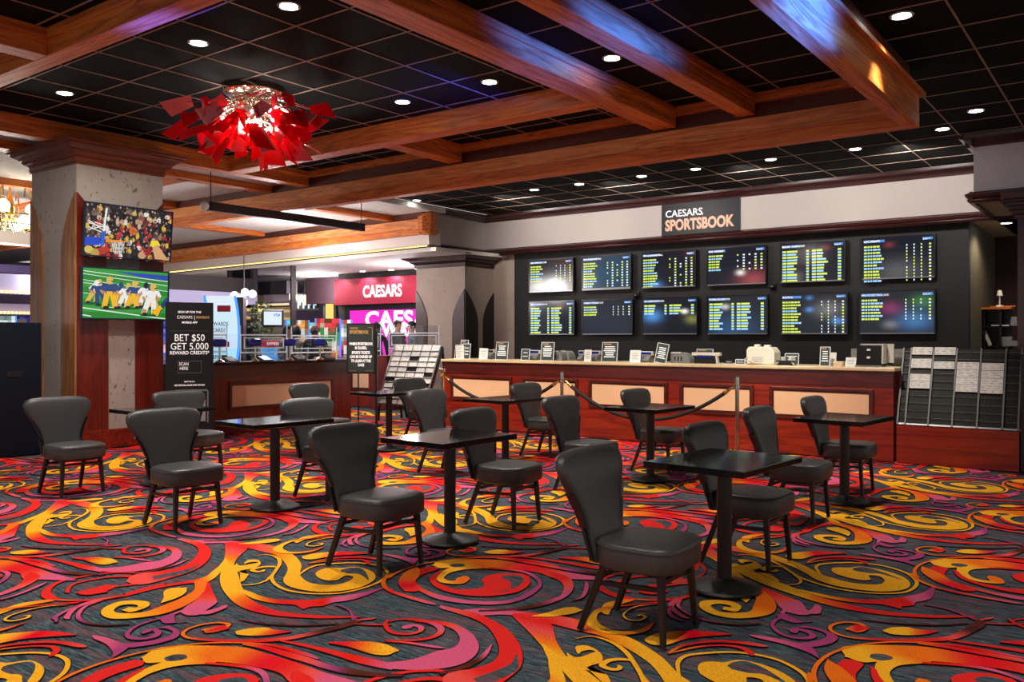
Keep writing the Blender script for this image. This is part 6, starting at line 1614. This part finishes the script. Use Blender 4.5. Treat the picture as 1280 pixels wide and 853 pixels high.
# potted plant
p = atT(326, 440, 19.2)
pl = thing('potted_plant', 'leafy green plant standing behind the dark glass panel', 'plant', (p.x, p.y, 0))
b = MB(); b.lathe([(.16, 0), (.22, .4), (.2, .4), (.18, .36)], 20); b.build('pot', M['black'], pl, smooth=40)
b = MB(); b.tube([(0, 0, .3), (.02, 0, 1.2), (0, .02, 2.0)], [.03, .025, .01], 8); b.build('stem', M['leg'], pl)
R2 = random.Random(8); b = MB()
for k in range(420):
    z = R2.uniform(.9, 2.28); r = .26 * math.sqrt(R2.random()) * (1.1 - abs(z - 1.6) * .4); a = R2.uniform(0, 2 * PI); c = Vector((r * math.cos(a), r * math.sin(a), z))
    d = Vector((R2.uniform(-1, 1), R2.uniform(-1, 1), R2.uniform(-.6, .8))).normalized() * .085; s = d.cross(Vector((R2.uniform(-1, 1), R2.uniform(-1, 1), 1))).normalized() * .028
    b.face([c, c + d * .5 + s, c + d, c + d * .5 - s])
o = b.build('foliage', mat('leaf_green', lin(74, 100, 52), .6), pl, fixn=False); 
# burgundy sign and pink screen
YR = 17.0
xA, xB = atY(418, 370, YR).x, pc.x + .3
zt_, zb_ = atY(521, 344, YR).z, atY(521, 378.3, YR).z
rs = thing('burgundy_sign', 'burgundy fascia sign with a white word over the pink screen', 'sign', (xA, YR, zb_))
b = MB(); b.box(0, xB - xA, 0, .3, 0, zt_ - zb_); b.build('sign_board', M['burgundy'], rs)
H = zt_ - zb_; x0_ = atY(453.5, 365, YR).x - xA; x1_ = atY(513, 365, YR).x - xA
lettering('white_word', [('CAESARS', H * .62, x0_, H * .27, .012, (x1_ - x0_) / (H * .62 * 4.9), 'LEFT')], M['wtext'], rs, face_m((1, 0, 0), (0, 0, 1), (0, -.004, 0)))
xS = atY(434, 400, YR).x
ps = thing('pink_screen', 'large bright pink wall screen with white words beneath the burgundy sign', 'screen', (xS, YR + .1, .9))
zS = atY(500, 387, YR + .1).z - .9
b = MB(); b.box(0, xB - xS, .0, .1, 0, zS); b.build('display', M['pink'], ps)
b = MB(); b.box(-.15, 0, -.05, .12, -.1, zS + .08); b.box(0, xB - xS, -.05, .12, zS, zS + .1); b.build('frame', M['black'], ps)
b = MB()
for k in range(1, 4): b.box((xB - xS) * k / 4, (xB - xS) * k / 4 + .015, -.002, .0, 0, zS)
b.build('panel_seams', mat('pink_seam', lin(200, 60, 160), .5), ps)
xw = atY(453, 410, YR).x - xS
lettering('white_words', [('CAESARS', .62, xw, atY(500, 407.5, YR).z - .9 - .02, .02, 1.3, 'LEFT'), ('REWARDS', .5, xw + .05, atY(500, 419, YR).z - .9 - .02, .02, 1.15, 'LEFT')], emis('white_glow', (1, 1, 1, 1), 1.6), ps, face_m((1, 0, 0), (0, 0, 1), (0, -.004, 0)))
b = MB(); b.box(xA, xB, YR + .15, YR + .25, 0, 3.4); struct(b.build('wall_store', M['blackwall']))
b = MB(); b.box(gx(366) - 3.5, xA, YR + .8, YR + 1.1, 2.55, 3.36); struct(b.build('trim_33', mat('plum_bulkhead', lin(58, 36, 46), .6)))
# lit column, advertising screen and slot machines
p = atT(412, 420, 27)
t = thing('lit_column', 'narrow glowing yellow column panel left of the burgundy sign', 'column lamp', (p.x, p.y, 0), toward(p))
b = MB(); b.box(-.12, .12, -.1, .1, 1.2, EYE + 27 * (HOR - 371) / FOC); b.build('glow_panel', emis('yellow_glow', lin(255, 205, 110), 1.3), t)
b = MB(); b.box(-.2, .2, -.08, .2, 0, 1.2); b.box(-.2, -.12, -.08, .2, 1.2, 2.9); b.box(.12, .2, -.08, .2, 1.2, 2.9); b.build('casing', M['leg'], t)
p = atT(381, 377, 28)
t = thing('advert_screen', 'wide blue and white advertising screen over the far slot machines', 'screen', (p.x, p.y, p.z - .28), toward(p))
b = MB()
for k in range(14): b.col = lin(*((190, 225, 250), (250, 200, 150), (120, 170, 230), (240, 240, 245))[(k * 7) % 4]); b.face([(-.4 + k * .055, 0, .05 + .1 * (k % 3)), (-.345 + k * .055, 0, .05 + .1 * (k % 3)), (-.345 + k * .055, 0, .5), (-.4 + k * .055, 0, .5)])
b.build('picture', M['screen'], t, vc=True)
b = MB(); b.box(-.45, .45, .01, .1, 0, .55); b.build('housing', M['black'], t)
b = MB(); b.bar((0, .06, .5), (0, .06, 3.36 - p.z + .28), .05); b.build('hanger', M['black'], t)
for i, (px, tt, cols_s, lab) in enumerate(((410, 20.6, [lin(230, 120, 60), lin(250, 240, 220), lin(60, 150, 70), lin(240, 60, 60)], 'slot machine with a white and red patterned screen left of the burgundy sign'), (383, 26.2, [lin(120, 200, 220), lin(240, 240, 250)], 'slot machine with a pale screen behind the bearded person'), (399, 28.5, [lin(60, 90, 220), lin(240, 110, 160)], 'slot machine with blue and pink screen beside the lit column'), (425, 22, [lin(200, 60, 60), lin(240, 240, 240)], 'slot machine with a small red and white screen at the sign corner'),
    (372, 22.5, [lin(90, 220, 230), lin(240, 250, 255), lin(250, 160, 60)], 'slot machine with cyan and orange screen between the two hall people groups'), (389, 33, [lin(250, 220, 120), lin(220, 60, 120)], 'small far slot machine with yellow and magenta screen'), (212, 24, [lin(240, 200, 230), lin(90, 120, 240)], 'far slot machine with lilac screen just right of the pillar televisions'), (247, 24.5, [lin(240, 240, 255), lin(240, 120, 80)], 'far slot machine with white and coral screen above the standee edge'), (262, 27, [lin(100, 160, 250), lin(230, 240, 255)], 'far slot machine with sky blue screen beside the tall curved screen'),
    (230, 21, [lin(200, 220, 240), lin(120, 150, 200)], 'slot machine with pale blue screen behind the standee'), (372, 30, [lin(190, 240, 250), lin(120, 200, 230)], 'slot machine with a bright cyan screen behind the acrylic screens'))):
    q = atT(px, 420, tt); slot_machine(lab, (q.x, q.y), toward(q), cols_s, 1.95)

# recess shelf at the right
p0, p1 = atY(1229, 400, 17.4), atY(1262, 400, 17.4)
sh = thing('shelf_unit', 'dark shelf unit with wooden top in the recess by the right column', 'shelf', (p0.x, 17.4, 0))
w = p1.x - p0.x; zt_ = atY(1240, 387, 17.4).z
b = MB(); b.box(0, w, .3, .34, 0, zt_); b.box(0, .03, 0, .3, 0, zt_); b.box(w * .62, w * .62 + .03, 0, .3, 0, zt_)
for z in (.02, .5, 1.0, 1.32, 1.68): b.box(0.03, w, .0, .3, z, z + .025)
b.build('carcass', M['black'], sh)
b = MB(); b.box(-.03, w + .03, -.05, .36, zt_, zt_ + .04); b.build('top_board', M['oakX'], sh)
for i, (xx, z, ww, hh, rot, lab) in enumerate(((.12, 1.705, .28, .02, 0, 'flat stack of white papers on the upper shelf in the recess'), (.08, 1.345, .05, .28, .35, 'white booklet leaning on the lower shelf in the recess'), (.28, 1.345, .16, .17, 0, 'pale box beside the leaning booklet in the recess'), (.42, 1.705, .1, .16, 0, 'small pale box near the column on the upper shelf'), (.44, 1.345, .1, .10, 0, 'small pale box near the column on the lower shelf'))):
    t = thing('paper_stack' if i < 2 else 'small_box', lab, 'papers' if i < 2 else 'box', (p0.x + xx * 1.0, 17.45, z)); b = MB(); b.box(0, ww, 0, .2, 0, hh)
    if rot: b.xform(Matrix.Rotation(-rot, 4, 'Y'))
    b.build('pages' if i < 2 else 'carton', M['paper'] if i < 2 else M['grey'], t)
t = thing('wooden_tray', 'flat wooden board lying on the shelf unit in the recess', 'board', (p0.x + .1, 17.4, zt_ + .041)); b = MB(); b.box(0, .4, 0, .25, 0, .02); b.build('board', M['oakX'], t)
t = thing('desk_lamp', 'small white desk lamp on the shelf unit, at the edge of the right column', 'lamp', (p1.x - .16, 17.45, zt_ + .041)); b = MB(); b.lathe([(.07, 0), (.06, .03), (.012, .04), (.012, .2)], 14); b.build('base', M['paper'], t); b = MB(); b.lathe([(.05, .2), (.03, .3)], 14); b.build('lamp_shade', M['paper'], t)

# ================================================================== LIGHT AND CAMERA
w = bpy.data.worlds.new('room_air'); scene.world = w; w.use_nodes = True
w.node_tree.nodes['Background'].inputs[0].default_value = (1.0, .95, .92, 1); w.node_tree.nodes['Background'].inputs[1].default_value = 0.55
# blue spots added in place of unseen screens that tint the beams
def aim(src, dst): return (Vector(dst) - Vector(src)).to_track_quat('-Z', 'Y').to_euler()
s_ = (1.2, 5.2, 2.6); lamp('SPOT', 'blue_wash', s_, 42000, (.004, .05, 1), .2, aim(s_, (-1.99, 6.2, 3.95)), 24, 1)
s_ = (-6.4, 4.6, 1.9); lamp('SPOT', 'blue_wash_near', s_, 3200, (.02, .04, 1), .2, aim(s_, atz(200, 32, 4.1)), 22, 1)
s_ = (-11.2, 9.2, 2.0); lamp('SPOT', 'lilac_wash', s_, 60, (.75, .75, 1), .2, aim(s_, (-11.4, 8.3, 4.1)), 90, .9)
# spots without fixtures, added to brighten the counter front, fascia and pillar
for x in (-10.6, -8.8, -7, -5, -3.2):
    s_ = (x, 8.3, 4.05); lamp('SPOT', 'counter_wash', s_, 520, (1, .88, .74), .08, aim(s_, (x, 11.02, .55)), 60, .8)
for x in (-10.5, -8, -5.5, -3):
    s_ = (x, 13.6, ZC - .1); lamp('SPOT', 'fascia_wash', s_, 270, (1, .94, .9), .2, aim(s_, (x, 15.85, 3.7)), 110, .8)
s_ = (-8.8, 4.6, ZC - .15); lamp('SPOT', 'pillar_wash', s_, 260, (1, .9, .8), .1, aim(s_, (-11.4, 6.2, 1.6)), 80, .7)
for (x, y) in ((-14, 11), (-16, 13), (-15, 16), (-20, 17), (-22, 10), (-18, 7)):
    lamp('POINT', 'hall_fill', (x, y, 2.9), 170, (1, .93, .95), .3)  # points without fixtures, added to fill the soffit and hall

cam = bpy.data.cameras.new('camera'); co = bpy.data.objects.new('camera', cam); C.objects.link(co)
co.location = (0, 0, EYE); co.rotation_euler = (PI / 2, 0, YAW)
cam.sensor_width = 36; cam.sensor_fit = 'HORIZONTAL'; cam.lens = FOC / 1280 * 36
cam.shift_y = -(426.5 - HOR) / 1280
cam.clip_end = 200
scene.camera = co
scene.view_settings.view_transform = 'Standard'
scene.view_settings.look = 'None'
scene.view_settings.exposure = 0.0
scene.cycles.use_denoising = True
scene.cycles.max_bounces = 6
scene.cycles.sample_clamp_indirect = 6
scene.cycles.transparent_max_bounces = 12
